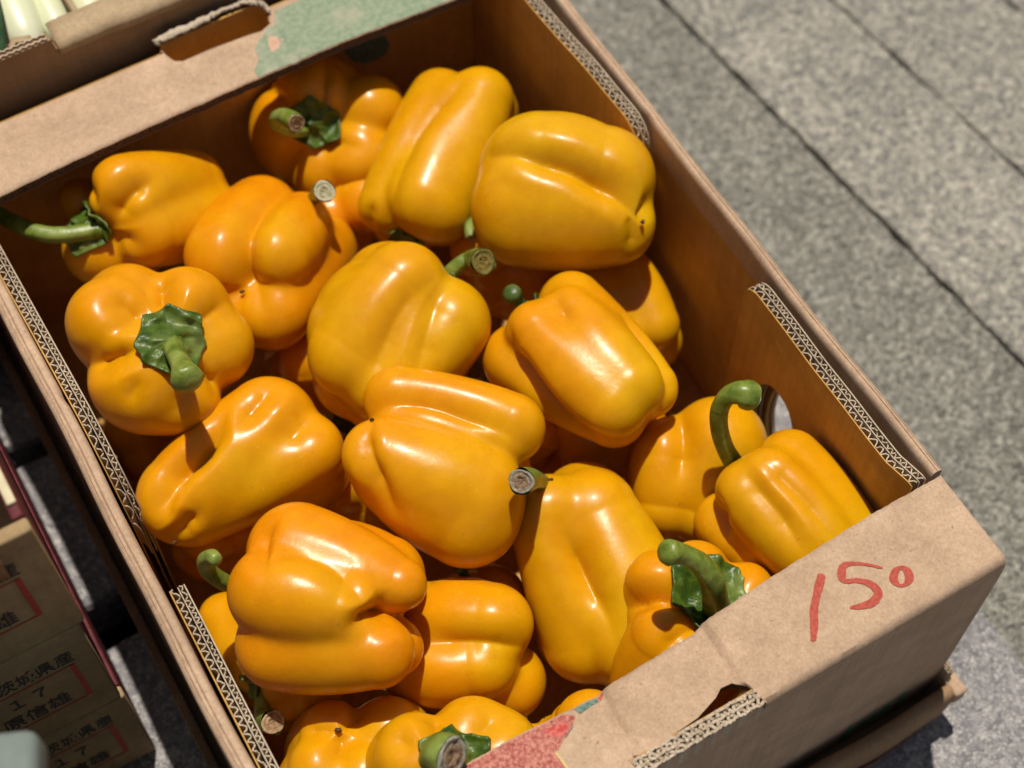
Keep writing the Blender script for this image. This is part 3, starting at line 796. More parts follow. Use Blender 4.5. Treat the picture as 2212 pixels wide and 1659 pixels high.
# ------------------------------------------------------------------ peppers
FIT = {
 'P1':([0.02481, 0.36605, -0.042],[0.4979, 0.3804, -0.7794],[0.3836, 0.7095, 0.5912],0.04362,0.03882,0.05,
  [[-0.349, 0.437, 0.357, 0.488, 0.557, 0.313, -0.26], [1.235, 0.588, 0.495, 0.446, 0.416, 0.548, -0.351], [2.371, 0.605, 0.43, 0.51, 0.405, 0.414, -0.42], [3.269, 0.557, 0.43, 0.471, 0.405, 0.422, -0.42], [4.608, 0.386, 0.43, 0.748, 0.405, 0.631, -0.42]]),
 'P2':([0.03816, 0.29527, -0.055],[0.7535, 0.6335, 0.176],[0.0405, -0.312, 0.9492],0.08521,0.03190,0.05,
  [[-1.65, 0.484, 0.325, 0.437, 0.499, 0.248, -0.462], [0.005, 0.41, 0.292, 0.57, 0.47, 0.42, -0.614], [0.628, 0.41, 0.422, 0.57, 0.516, 0.421, -0.373], [1.864, 0.374, 0.38, 0.543, 0.552, 0.559, -0.328], [3.424, 0.435, 0.311, 0.581, 0.513, 0.369, -0.42]]),
 'P3':([0.0703, 0.27744, -0.035],[0.8083, -0.585, 0.0664],[-0.3849, -0.4397, 0.8115],0.07532,0.04050,0.05,
  [[-1.02, 0.482, 0.421, 0.697, 0.617, 0.637, -0.503], [-0.062, 0.439, 0.457, 0.511, 0.43, 0.403, -0.415], [0.47, 0.45, 0.33, 0.481, 0.466, 0.447, -0.332], [2.13, 0.34, 0.217, 0.411, 0.467, 0.381, -0.403], [3.493, 0.48, 0.378, 0.5, 0.452, 0.42, -0.417]]),
 'P4':([-0.09255, 0.35698, -0.03],[0.8053, 0.2229, -0.5494],[0.5594, -0.5926, 0.5795],0.05824,0.03499,0.05,
  [[-0.675, 0.518, 0.428, 0.514, 0.443, 0.249, -0.168], [0.511, 0.49, 0.431, 0.49, 0.53, 0.42, -0.15], [2.375, 0.442, 0.39, 0.588, 0.441, 0.266, -0.42], [3.765, 0.656, 0.21, 0.279, 0.352, 0.217, -0.498]]),
 'P5':([-0.00027, 0.33702, -0.066],[-0.6536, -0.6252, 0.4264],[0.0996, 0.4875, 0.8674],0.07504,0.03870,0.05,
  [[0.834, 0.379, 0.445, 0.544, 0.509, 0.536, -0.372], [-0.822, 0.359, 0.39, 0.417, 0.441, 0.693, -0.42], [-2.637, 0.377, 0.411, 0.575, 0.47, 0.361, -0.171], [2.51, 0.49, 0.463, 0.49, 0.503, 0.42, -0.277]]),
 'P6':([0.03361, 0.24947, -0.035],[-0.9344, -0.3293, -0.1355],[0.0145, -0.4153, 0.9096],0.07379,0.04011,0.05,
  [[-0.778, 0.427, 0.35, 0.525, 0.477, 0.474, -0.42], [0.762, 0.477, 0.334, 0.496, 0.484, 0.491, -0.38], [1.836, 0.428, 0.315, 0.559, 0.641, 0.496, -0.738], [3.052, 0.45, 0.358, 0.53, 0.504, 0.42, -0.369], [4.278, 0.405, 0.366, 0.497, 0.484, 0.425, -0.408]]),
 'P7':([-0.09551, 0.26668, -0.005],[-0.0341, 0.4359, -0.8993],[0.4395, 0.8147, 0.3782],0.07783,0.03930,0.05,
  [[-1.144, 0.628, 0.478, 0.496, 0.37, 0.286, -0.419], [-0.644, 0.621, 0.47, 0.481, 0.369, 0.573, -0.42], [0.602, 0.454, 0.479, 0.523, 0.377, 0.318, -0.421], [1.555, 0.523, 0.468, 0.494, 0.367, 0.423, -0.42], [2.829, 0.534, 0.425, 0.495, 0.385, 0.23, -0.427], [3.636, 0.39, 0.397, 0.654, 0.372, 0.232, -0.397]]),
 'P8':([-0.04774, 0.22489, -0.055],[-0.9821, -0.1885, 0.0],[0.0832, -0.4332, 0.8974],0.08178,0.03647,0.05,
  [[-1.056, 0.425, 0.209, 0.552, 0.316, 0.547, -0.794], [-0.286, 0.67, 0.28, 0.463, 0.335, 0.502, -0.332], [0.632, 0.531, 0.35, 0.589, 0.565, 0.626, -0.294], [2.967, 0.49, 0.39, 0.49, 0.441, 0.42, -0.419]]),
 'P9':([0.0105, 0.14421, -0.045],[-0.5953, 0.777, 0.2046],[-0.2104, -0.3965, 0.8936],0.07330,0.03853,0.05,
  [[1.238, 0.618, 0.363, 0.404, 0.388, 0.407, -0.223], [-0.519, 0.479, 0.605, 0.55, 0.439, 0.434, -0.346], [-1.013, 0.571, 0.396, 0.604, 0.576, 0.426, -0.585], [2.994, 0.46, 0.361, 0.51, 0.467, 0.442, -0.422]]),
 'P10':([0.05822, 0.21707, -0.035],[0.1568, -0.9876, 0.0],[-0.3717, -0.059, 0.9265],0.07880,0.03418,0.05,
  [[-1.661, 0.445, 0.393, 0.454, 0.387, 0.375, -0.349], [-0.636, 0.421, 0.391, 0.443, 0.441, 0.625, -0.442], [0.277, 0.474, 0.376, 0.427, 0.45, 0.52, -0.398], [1.53, 0.556, 0.172, 0.484, 0.428, 0.426, -0.408], [2.819, 0.483, 0.37, 0.498, 0.406, 0.426, -0.515]]),
 'P11':([0.11501, 0.24589, -0.075],[-0.0385, -0.9813, -0.1884],[-0.3262, -0.1659, 0.9306],0.05307,0.03084,0.05,
  [[-0.824, 0.383, 0.343, 0.421, 0.415, 0.341, -0.281], [0.524, 0.49, 0.39, 0.49, 0.441, 0.42, -0.42], [2.094, 0.49, 0.39, 0.49, 0.441, 0.42, -0.42], [3.48, 0.49, 0.355, 0.49, 0.476, 0.42, -0.215]]),
 'P12':([0.00944, 0.06962, -0.088],[0.2351, 0.8686, 0.4361],[-0.2495, -0.3797, 0.8908],0.08255,0.03491,0.05,
  [[-0.58, 0.248, 0.368, 0.544, 0.51, 0.388, -0.346], [1.067, 0.633, 0.37, 0.791, 0.573, 0.35, -0.47], [2.253, 0.423, 0.316, 0.564, 0.592, 0.421, -0.383], [3.78, 0.375, 0.287, 0.537, 0.453, 0.457, -0.478]]),
 'P13':([-0.06269, 0.12661, -0.085],[0.7304, -0.6259, 0.2736],[-0.4345, -0.1166, 0.8931],0.06213,0.03679,0.05,
  [[-0.57, 0.355, 0.393, 0.493, 0.489, 0.604, -0.379], [0.664, 0.411, 0.365, 0.537, 0.456, 0.449, -0.528], [2.157, 0.39, 0.531, 0.524, 0.465, 0.407, -0.357], [4.006, 0.397, 0.658, 0.519, 0.451, 0.829, -0.688]]),
 'P14':([-0.10703, 0.15641, -0.035],[0.6722, -0.7226, 0.1613],[-0.3634, -0.1322, 0.9222],0.06201,0.03848,0.05,
  [[-1.249, 0.459, 0.333, 0.532, 0.294, 0.359, -0.054], [0.078, 0.528, 0.444, 0.493, 0.395, 0.382, -0.463], [1.25, 0.612, 0.442, 0.483, 0.391, 0.45, -0.115], [2.377, 0.53, 0.508, 0.45, 0.33, 0.42, -0.123], [3.937, 0.568, 0.543, 0.461, 0.442, 0.438, -0.401]]),
 'P15':([-0.11401, 0.0864, -0.105],[0.1366, -0.0489, 0.9894],[0.4311, 0.9022, -0.0149],0.05963,0.03400,0.05,
  [[-1.19, 0.661, 0.557, 0.578, 0.453, 0.638, -0.443], [0.621, 0.383, 0.3, 0.494, 0.396, 0.275, -0.442], [2.172, 0.473, 0.364, 0.471, 0.421, 0.399, -0.452], [3.665, 0.49, 0.39, 0.49, 0.441, 0.42, -0.42]]),
 'P16':([-0.07614, 0.04657, -0.03],[-0.0684, 0.1183, -0.9906],[0.4551, 0.8873, 0.0745],0.06057,0.03711,0.05,
  [[-1.145, 0.411, 0.516, 0.498, 0.461, 0.272, -0.285], [0.518, 0.478, 0.43, 0.46, 0.405, 0.441, -0.42], [1.119, 0.553, 0.43, 0.489, 0.405, 0.414, -0.42], [2.269, 0.53, 0.43, 0.45, 0.405, 0.42, -0.42], [3.665, 0.53, 0.43, 0.45, 0.405, 0.42, -0.42]]),
 'P17':([0.10193, 0.14471, -0.068],[-0.5909, -0.703, -0.3958],[-0.271, -0.2891, 0.9181],0.05559,0.03442,0.05,
  [[-0.866, 0.546, 0.39, 0.651, 0.441, 0.303, -0.42], [0.417, 0.434, 0.391, 0.528, 0.44, 0.538, -0.422], [1.874, 0.269, 0.378, 0.452, 0.369, 0.447, -0.566], [3.491, 0.49, 0.39, 0.49, 0.441, 0.42, -0.42]]),
 'P18':([0.09918, 0.10571, -0.045],[0.1692, -0.9746, -0.1465],[-0.3623, -0.1997, 0.9104],0.06827,0.03347,0.05,
  [[-1.478, 0.552, 0.44, 0.431, 0.43, 0.414, -0.212], [-0.348, 0.525, 0.43, 0.441, 0.405, 0.47, -0.42], [0.272, 0.492, 0.43, 0.43, 0.405, 0.404, -0.42], [1.704, 0.615, 0.43, 0.428, 0.405, 0.448, -0.42], [3.491, 0.53, 0.43, 0.45, 0.405, 0.42, -0.42]]),
 'P19':([0.04997, 0.05592, -0.03],[-0.3257, -0.1743, -0.9293],[0.2961, 0.9146, -0.2753],0.05919,0.03532,0.05,
  [[-0.874, 0.634, 0.401, 0.398, 0.363, 0.201, -0.429], [0.121, 0.567, 0.47, 0.421, 0.369, 0.275, -0.42], [1.109, 0.683, 0.47, 0.378, 0.369, 0.317, -0.42], [1.924, 0.569, 0.47, 0.409, 0.369, 0.422, -0.42], [3.142, 0.57, 0.47, 0.41, 0.369, 0.42, -0.42], [4.276, 0.575, 0.607, 0.424, 0.421, 0.42, -0.238]]),
 'P20':([-0.11338, 0.13256, -0.088],[-0.0861, 0.9963, 0.0],[-0.0943, -0.0081, 0.9955],0.04675,0.03099,0.05,
  [[-0.688, 0.328, 0.393, 0.417, 0.351, 0.389, -0.234], [0.526, 0.49, 0.391, 0.49, 0.44, 0.42, -0.424], [2.094, 0.49, 0.39, 0.49, 0.441, 0.42, -0.42], [3.721, 0.541, 0.318, 0.474, 0.418, 0.494, -0.461]]),
 'P23':([-0.10255, 0.24607, -0.1],[-0.1441, -0.9896, 0.0],[0.0003, -0.0001, 1.0],0.04449,0.03156,0.05,
  [[-1.047, 0.49, 0.39, 0.49, 0.441, 0.42, -0.42], [0.52, 0.49, 0.39, 0.49, 0.44, 0.42, -0.421], [2.241, 0.454, 0.386, 0.407, 0.46, 0.619, -0.478], [3.665, 0.49, 0.39, 0.49, 0.441, 0.42, -0.42]]),
 'P24':([-0.03324, 0.20761, -0.09],[-0.7838, -0.621, 0.0],[0.1616, -0.2039, 0.9656],0.02735,0.03335,0.05,
  [[-1.048, 0.49, 0.39, 0.49, 0.441, 0.42, -0.418], [0.488, 0.494, 0.415, 0.48, 0.432, 0.422, -0.481], [2.142, 0.543, 0.416, 0.446, 0.402, 0.284, -0.524], [3.662, 0.49, 0.38, 0.49, 0.454, 0.42, -0.346]]),
 'P25':([0.08602, 0.28493, -0.085],[-0.5407, -0.8308, -0.1322],[-0.0436, -0.1293, 0.9907],0.03782,0.03398,0.05,
  [[-1.047, 0.49, 0.39, 0.49, 0.441, 0.42, -0.42], [0.635, 0.524, 0.302, 0.513, 0.39, 0.357, -0.572], [2.275, 0.435, 0.347, 0.457, 0.413, 0.512, -0.42], [3.665, 0.49, 0.39, 0.49, 0.441, 0.42, -0.42]]),
 'P32':([0.11288, 0.27274, -0.09],[-0.4179, -0.8961, -0.1495],[-0.1458, -0.0963, 0.9846],0.03344,0.03400,0.05,
  [[-1.047, 0.49, 0.39, 0.49, 0.441, 0.42, -0.42], [0.524, 0.49, 0.39, 0.49, 0.441, 0.42, -0.42], [2.094, 0.49, 0.39, 0.49, 0.441, 0.42, -0.42], [3.665, 0.49, 0.39, 0.49, 0.441, 0.42, -0.42]]),
 'P26':([-0.02142, 0.27497, -0.09],[-0.7389, -0.6738, 0.0],[0.1917, -0.2103, 0.9587],0.02687,0.03102,0.05,
  [[-1.047, 0.49, 0.39, 0.49, 0.441, 0.42, -0.42], [0.525, 0.491, 0.39, 0.49, 0.441, 0.42, -0.42], [2.488, 0.393, 0.381, 0.465, 0.426, 0.359, -0.441], [3.666, 0.49, 0.39, 0.49, 0.441, 0.42, -0.421]]),
 'P27':([-0.11427, 0.27689, -0.09],[-0.3267, -0.9451, 0.0],[0.1227, -0.0424, 0.9915],0.02906,0.03038,0.05,
  [[-1.047, 0.49, 0.39, 0.49, 0.441, 0.42, -0.42], [0.325, 0.562, 0.373, 0.518, 0.399, 0.117, -0.468], [2.356, 0.37, 0.334, 0.394, 0.431, 0.557, -0.441], [3.665, 0.49, 0.39, 0.49, 0.441, 0.42, -0.42]]),
 'P28':([0.07623, 0.18244, -0.09],[-0.4763, -0.8793, 0.0],[-0.0651, 0.0353, 0.9973],0.03714,0.03500,0.05,
  [[-1.047, 0.49, 0.39, 0.49, 0.441, 0.42, -0.42], [0.524, 0.49, 0.39, 0.49, 0.441, 0.42, -0.42], [2.094, 0.49, 0.39, 0.49, 0.441, 0.42, -0.42], [3.665, 0.49, 0.39, 0.49, 0.441, 0.42, -0.42]]),
 'P29':([0.03603, 0.19502, -0.08],[-0.3272, -0.9255, -0.1908],[-0.1514, -0.1479, 0.9773],0.02621,0.02722,0.05,
  [[-0.988, 0.487, 0.348, 0.488, 0.428, 0.419, -0.433], [0.524, 0.49, 0.39, 0.49, 0.441, 0.42, -0.42], [2.095, 0.49, 0.39, 0.49, 0.441, 0.42, -0.419], [3.45, 0.463, 0.419, 0.454, 0.446, 0.379, -0.401]]),
 'P30':([0.02164, 0.3198, -0.085],[0.2774, 0.9608, 0.0],[-0.0615, 0.0178, 0.998],0.03287,0.03326,0.05,
  [[-1.047, 0.49, 0.39, 0.49, 0.441, 0.42, -0.42], [0.521, 0.493, 0.388, 0.49, 0.44, 0.425, -0.426], [1.686, 0.503, 0.42, 0.434, 0.423, 0.549, -0.394], [3.736, 0.49, 0.443, 0.471, 0.433, 0.46, -0.345]]),
 'P22':([-0.0281, 0.03461, -0.075],[0.5537, 0.8327, 0.0],[-0.0149, 0.0099, 0.9998],0.02334,0.02777,0.05,
  [[-1.57, 0.538, 0.404, 0.425, 0.369, 0.201, -0.543], [0.459, 0.518, 0.391, 0.527, 0.44, 0.52, -0.422], [2.094, 0.49, 0.39, 0.49, 0.441, 0.42, -0.42], [3.648, 0.491, 0.396, 0.489, 0.433, 0.418, -0.437]]),
 'P21':([-0.12343, 0.13303, -0.08],[0.9674, 0.0744, -0.2419],[0.2525, -0.3512, 0.9016],0.02067,0.03161,0.05,
  [[-1.047, 0.49, 0.39, 0.49, 0.441, 0.42, -0.42], [0.524, 0.49, 0.39, 0.49, 0.441, 0.42, -0.42], [2.071, 0.49, 0.4, 0.49, 0.429, 0.42, -0.385], [3.7, 0.49, 0.401, 0.49, 0.419, 0.42, -0.335]]),
}

def sdf(X, S, fr, Rp, lob, k):
    a, u, v, Ln = fr
    Q = X - S; s = Q @ a; x = Q @ u; y = Q @ v; ds = []
    def cap(x0, y0, s0, r0, x1, y1, s1, r1, m):
        dx, dy, dz = x1 - x0, y1 - y0, s1 - s0; L2 = dx * dx + dy * dy + dz * dz
        t = np.clip(((x - x0) * dx + (y - y0) * dy + (s - s0) * dz) / L2, 0, 1)
        return np.sqrt((x - x0 - t * dx) ** 2 + (y - y0 - t * dy) ** 2 + (s - s0 - t * dz) ** 2) - (r0 + (r1 - r0) * t + m * 4 * t * (1 - t))
    for (ph, ot, ob, rt, rb, st, sb) in lob:
        c, sn = math.cos(ph), math.sin(ph)
        ds.append(cap(ot * Rp * c, ot * Rp * sn, st * Rp, rt * Rp, ob * Rp * c, ob * Rp * sn, Ln + sb * Rp, rb * Rp, .05 * Rp))
    ds.append(cap(0, 0, .6 * Rp, .42 * Rp, 0, 0, max(Ln - .55 * Rp, .65 * Rp), .38 * Rp, 0))
    D = np.stack(ds); kk = k * Rp; mn = D.min(0)
    return mn - kk * np.log(np.exp(-(D - mn) / kk).sum(0))
def trace(O, Dr, args, tmax, it=70):
    t = np.zeros(len(O))
    for _ in range(it):
        t = t + np.clip(sdf(O + Dr * t[:, None], *args), -.01, .02) * .9
        t = np.minimum(t, tmax)
    return t
GROOVES = {
 'P1': [([(695, 235), (697, 180), (705, 130)], 2.5, 6), ([(640, 235), (600, 205), (575, 190)], 2.5, 6), ([(690, 290), (720, 312), (780, 322)], 3, 7), ([(650, 310), (622, 355), (610, 390)], 2.5, 6)],
 'P2': [([(1008, 165), (985, 188), (955, 213), (925, 245), (893, 290), (870, 340), (852, 400), (840, 470)], 3.2, 8), ([(805, 505), (796, 475), (802, 440)], 1.5, 5)],
 'P3': [([(1052, 333), (1104, 325), (1154, 335), (1220, 352), (1254, 366), (1287, 386), (1331, 412), (1364, 443), (1385, 475)], 5.2, 8), ([(1364, 443), (1374, 500), (1366, 552)], 2, 6), ([(1407, 433), (1395, 455), (1385, 478)], 2.5, 6)],
 'P4': [([(247, 482), (258, 445), (290, 407), (330, 385)], 4, 9), ([(192, 380), (188, 405), (205, 440)], 2.5, 6), ([(235, 540), (262, 520), (300, 530)], 2, 7)],
 'P5': [([(627, 398), (590, 425), (560, 455), (540, 493), (531, 533), (533, 586), (550, 625), (560, 655), (567, 682)], 3.6, 8), ([(533, 590), (525, 630), (500, 650)], 1.8, 7)],
 'P6': [([(940, 600), (885, 640), (852, 690), (826, 750), (800, 812)], 1.6, 8), ([(975, 605), (950, 655), (932, 710), (915, 765), (895, 820)], 1.8, 8)],
 'P7': [([(352, 592), (353, 622), (356, 672)], 4.6, 7), ([(183, 791), (215, 784), (250, 770), (300, 752)], 5, 7), ([(490, 848), (470, 830), (450, 812), (415, 782)], 4.6, 7), ([(240, 636), (268, 662), (305, 695)], 3.4, 9), ([(505, 640), (465, 668), (425, 700)], 2.6, 9), ([(385, 850), (383, 900)], 1, 7), ([(296, 825), (280, 865)], 1.2, 6)],
 'P8': [([(350, 1112), (345, 1086), (360, 1046), (387, 1013), (410, 993), (433, 968), (457, 936), (477, 903)], 6.5, 6.5), ([(597, 821), (572, 848), (545, 878), (520, 915)], 2.8, 7), ([(683, 893), (655, 925), (630, 955)], 2.4, 9), ([(376, 1172), (392, 1140), (418, 1112)], 3, 6)],
 'P9': [([(799, 906), (814, 873), (854, 858), (904, 858), (954, 868), (1004, 886), (1054, 906), (1104, 930), (1140, 968)], 3.2, 8), ([(799, 906), (784, 946), (786, 980), (797, 1009), (821, 1053), (847, 1099)], 3.2, 6)],
 'P10': [([(1095, 715), (1104, 760), (1131, 796), (1164, 840), (1204, 886), (1254, 926), (1304, 952)], 4, 7), ([(1347, 680), (1371, 706), (1404, 750), (1431, 786), (1447, 826), (1441, 870)], 2.6, 4.5), ([(1186, 622), (1205, 650), (1230, 690)], 2.6, 9)],
 'P12': [([(1205, 1110), (1225, 1160), (1245, 1200), (1270, 1250), (1295, 1300), (1320, 1345), (1335, 1405)], 4.2, 8)],
 'P13': [([(1134, 1399), (1105, 1394), (1060, 1386), (1000, 1385), (940, 1388), (880, 1395)], 3.2, 8)],
 'P14': [([(867, 1325), (830, 1328), (798, 1337), (762, 1356)], 5.5, 7), ([(798, 1337), (782, 1296), (750, 1255), (715, 1225), (670, 1205), (620, 1196), (585, 1208)], 2.2, 7), ([(567, 1232), (562, 1190), (568, 1156), (590, 1124)], 2.6, 5)],
 'P15': [([(730, 1577), (765, 1548), (800, 1530)], 2, 7), ([(730, 1577), (690, 1570), (650, 1575)], 2, 7), ([(730, 1577), (735, 1610), (720, 1650)], 2, 7)],
 'P16': [([(934, 1539), (936, 1562), (940, 1595)], 3, 7), ([(850, 1590), (885, 1610)], 1.8, 8), ([(1075, 1545), (1040, 1580)], 1.8, 8)],
 'P17': [([(1475, 893), (1478, 930), (1474, 980), (1463, 1040)], 2.6, 7)],
 'P18': [([(1605, 1012), (1640, 1060), (1690, 1120), (1740, 1200)], 1.6, 6), ([(1645, 985), (1690, 1030), (1750, 1090), (1810, 1170)], 1.5, 6), ([(1545, 1075), (1556, 1110), (1560, 1165)], 3, 5)],
 'P19': [([(1468, 1294), (1435, 1284), (1404, 1281), (1371, 1292), (1350, 1310)], 4, 6), ([(1594, 1213), (1582, 1238), (1566, 1262)], 3.4, 6), ([(1528, 1356), (1484, 1361), (1450, 1385), (1420, 1420)], 2, 6)]}
def carve(key, V, ctr, args):
    disp = np.zeros(len(V))
    S, (a, u, v, L), Rp, lob, k = args
    for pts, depth, wd in GROOVES.get(key, []):
        q = np.array(catmull(pts, 18))
        d = np.array([ray_dir(*p) for p in q]); d /= np.linalg.norm(d, axis=1)[:, None]
        t0 = np.linalg.norm(ctr - CAM_C) - .075
        t = trace(CAM_C + d * t0, d, args, .11, 60)
        ok = t < .1
        if ok.sum() < 3: print('carve miss', key, pts[0], ok.sum()); continue
        P = (CAM_C + d * (t0 + t)[:, None])[ok]; n = len(P)
        e = np.minimum(np.arange(n), np.arange(n)[::-1]) / (n * .3)
        wgt = np.clip(.25 + .75 * e, 0, 1)
        D = np.linalg.norm(V[:, None, :] - P[None], axis=2)
        wm = wd * .001
        x_ = np.minimum(np.sqrt(D * D + .0006 ** 2) / (wm * 1.7), 1)
        g_ = wgt[None] * 2.0 * (1 - x_) ** 2
        disp = np.maximum(disp, g_.max(1) * depth * .001)
    return disp
def pepper_body(key, mat_, res, parent, seed):
    S, a, u, L, Rp, k, lob = FIT[key]
    S, a, u = np.array(S), np.array(a), np.array(u); a /= np.linalg.norm(a); u -= a * (u @ a); u /= np.linalg.norm(u); v = np.cross(a, u)
    args = (S, (a, u, v, L), Rp, lob, k)
    ctr = S + a * max(L * .5, .3 * Rp)
    nth, nph = res
    th = np.linspace(0, 2 * math.pi, nth, endpoint=False); ph = np.linspace(0, math.pi, nph)
    TH, PH = np.meshgrid(th, ph[1:-1]); TH, PH = TH.ravel(), PH.ravel()
    D = np.cos(PH)[:, None] * (-a) + np.sin(PH)[:, None] * (np.cos(TH)[:, None] * u + np.sin(TH)[:, None] * v)
    D = np.vstack([-a[None], D, a[None]])
    R0 = .085 + L * .3
    t = trace(ctr + D * R0, -D, args, R0 - .004)
    r = R0 - t
    # slow waves of the skin
    rs = np.random.RandomState(seed)
    P = D * r[:, None]
    wv = np.zeros(len(D))
    for _ in range(9):
        q = rs.normal(0, 1, 3); q = q / np.linalg.norm(q) * rs.uniform(50, 210)
        wv += rs.uniform(.3, 1) * np.sin(P @ q + rs.uniform(0, 6.28)) * 90 / np.linalg.norm(q)
    r = r + wv * .00015
    V = ctr + D * r[:, None]
    V = V - D * carve(key, V, ctr, args)[:, None]
    n = nth; rows_ = nph - 2; F = []
    for j in range(n): F.append((0, 1 + (j + 1) % n, 1 + j))
    for i in range(rows_ - 1):
        b0 = 1 + i * n; b1 = b0 + n
        for j in range(n):
            j2 = (j + 1) % n; F.append((b0 + j, b0 + j2, b1 + j2, b1 + j))
    last = len(V) - 1; b0 = 1 + (rows_ - 1) * n
    for j in range(n): F.append((last, b0 + j, b0 + (j + 1) % n))
    o = from_pydata('flesh', V - np.array(parent.location), F, mat_, parent, smooth=True)
    s = ((V - S) @ a) / max(L, .03)
    phn = rs.uniform(0, 6.28)
    ang = np.arctan2((V - S) @ v, (V - S) @ u)
    bl = np.clip(.75 * (1 - s * 1.6) + .25 * np.sin(ang * 2 + phn), 0, 1) * rs.uniform(.3, .9)
    at_ = o.data.attributes.new('blush', 'FLOAT', 'POINT'); at_.data.foreach_set('value', bl.astype(np.float32))
    return o, args
def make_calyx(parent, args, Rc, corners, seed, mat_, curl=.0015, off=(0, 0)):
    S, (a, u, v, L), Rp, lob, k = args
    rs = np.random.RandomState(seed); nr, nth = 14, 84
    V = []; O = []; dirs = []
    th = np.linspace(0, 2 * math.pi, nth, endpoint=False)
    cj = rs.uniform(-.12, .12, corners); ca = np.array([2 * math.pi * (i + rs.uniform(-.16, .16)) / corners for i in range(corners)]); ca.sort()
    def rad(t):
        i = np.searchsorted(ca, t) % corners; i0 = (i - 1) % corners
        a0, a1 = ca[i0], ca[i]
        d = (a1 - a0) % (2 * math.pi); x = ((t - a0) % (2 * math.pi)) / d
        base = (1 + cj[i0]) * (1 - x) + (1 + cj[i]) * x
        # straight edge between corners, slightly concave
        return base * (math.cos(d / 2) / math.cos((x - .5) * d)) * (1 - .05 * math.sin(math.pi * x)) * 1.06
    RR = np.array([rad(t) for t in th])
    for i in range(nr + 1):
        for j in range(nth):
            r = Rc * RR[j] * (i / nr)
            O.append(S + u * (off[0] + r * math.cos(th[j])) + v * (off[1] + r * math.sin(th[j])) - a * .04)
    O = np.array(O); t = trace(O, np.repeat(a[None], len(O), 0), args, .075, 60)
    P = O + a * t[:, None]
    # smooth the draping a little, then wrinkle
    q = [(rs.normal(0, 1, 3)) for _ in range(9)]; q = [x / np.linalg.norm(x) * rs.uniform(500, 1500) for x in q]
    fi = (np.arange(len(P)) // nth) / nr; tj = th[np.arange(len(P)) % nth]
    wr = sum(np.sin(P @ x + i) for i, x in enumerate(q)) / 9
    rad_w = np.sin(tj * corners * 2 + 3 * np.sin(tj * 3 + seed)) * fi * (1 - fi) * 4
    lift = .0016 + .0034 * np.maximum(wr, -.35) * np.clip(fi * 3, 0, 1) + .0002 * rad_w + curl * fi ** 5 * (1 + .5 * np.sin(tj * corners + seed)) + .0050 * np.exp(-(fi / .30) ** 2)
    lift = np.maximum(lift, .0009)
    P = P - a * lift[:, None]
    F = []
    for i in range(nr):
        for j in range(nth):
            j2 = (j + 1) % nth; F.append((i * nth + j, i * nth + j2, (i + 1) * nth + j2, (i + 1) * nth + j))
    o = from_pydata('calyx', P - np.array(parent.location), F, mat_, parent, smooth=True)
    sm = o.modifiers.new('th', 'SOLIDIFY'); sm.thickness = .0009; sm.offset = -1
    return o
PXM = 1 / 5150.0
def make_stem(parent, pts, mat_, cut, seed, flat=0.0, dark=None):
    """pts: (px, py, z, radius in photo pixels)"""
    P = [at(p[0], p[1], p[2]) for p in pts]
    C_ = catmull(P, 7); R_ = [c[0] * PXM for c in catmull([(p[3], 0) for p in pts], 7)]
    V, F, (pe, te, ue, ve, re) = tube_geo(C_, R_, 24, 5, .035, seed)
    off = np.array(parent.location)
    n0 = len(V)
    if not cut:      # rounded closed tip
        for k_, (rr_, hh) in enumerate(((.93, .22), (.75, .42), (.45, .58), (.15, .64))):
            for j in range(24):
                t = 2 * math.pi * j / 24; V.append(pe + te * re * hh * .9 + re * rr_ * (math.cos(t) * ue + math.sin(t) * ve))
            for j in range(24):
                a_ = n0 - 24 + k_ * 24 + j; b_ = n0 - 24 + k_ * 24 + (j + 1) % 24
                F.append((a_, b_, b_ + 24, a_ + 24))
        F.append(tuple(len(V) - 24 + j for j in range(24)))
    o = from_pydata('stem', [v_ - off for v_ in V], F, mat_, parent, smooth=True)
    if cut:
        rs = random.Random(seed); V, F = [], []
        rings = ((1.015, -.05), (1.0, .035), (.90, .05), (.80, .0), (.66, -.045), (.58, .0), (.42, .03), (.36, -.03), (.18, -.05), (.05, -.06))
        for (rr_, hh) in rings:
            for j in range(24):
                t = 2 * math.pi * j / 24
                V.append(pe + te * (re * (hh + .035 * rs.gauss(0, 1)) + .0002) + re * rr_ * (.93 + .05 * math.sin(2 * t + seed) + .03 * math.sin(3 * t + seed * 2) + .015 * rs.gauss(0, 1)) * (math.cos(t) * ue + math.sin(t) * ve) - off)
        for i in range(len(rings) - 1):
            for j in range(24):
                a_ = i * 24 + j; b_ = i * 24 + (j + 1) % 24; F.append((a_, b_, b_ + 24, a_ + 24))
        F.append(tuple((len(rings) - 1) * 24 + j for j in range(24)))
        c = from_pydata('cut_end', V, F, M['cut_' + cut], smooth=True)
        c.data.materials.append(CORE[cut])
        for pl in c.data.polygons:
            ring = min(pl.vertices) // 24
            if ring >= 5 or ring == 3: pl.material_index = 1
        c.parent = o
    return o
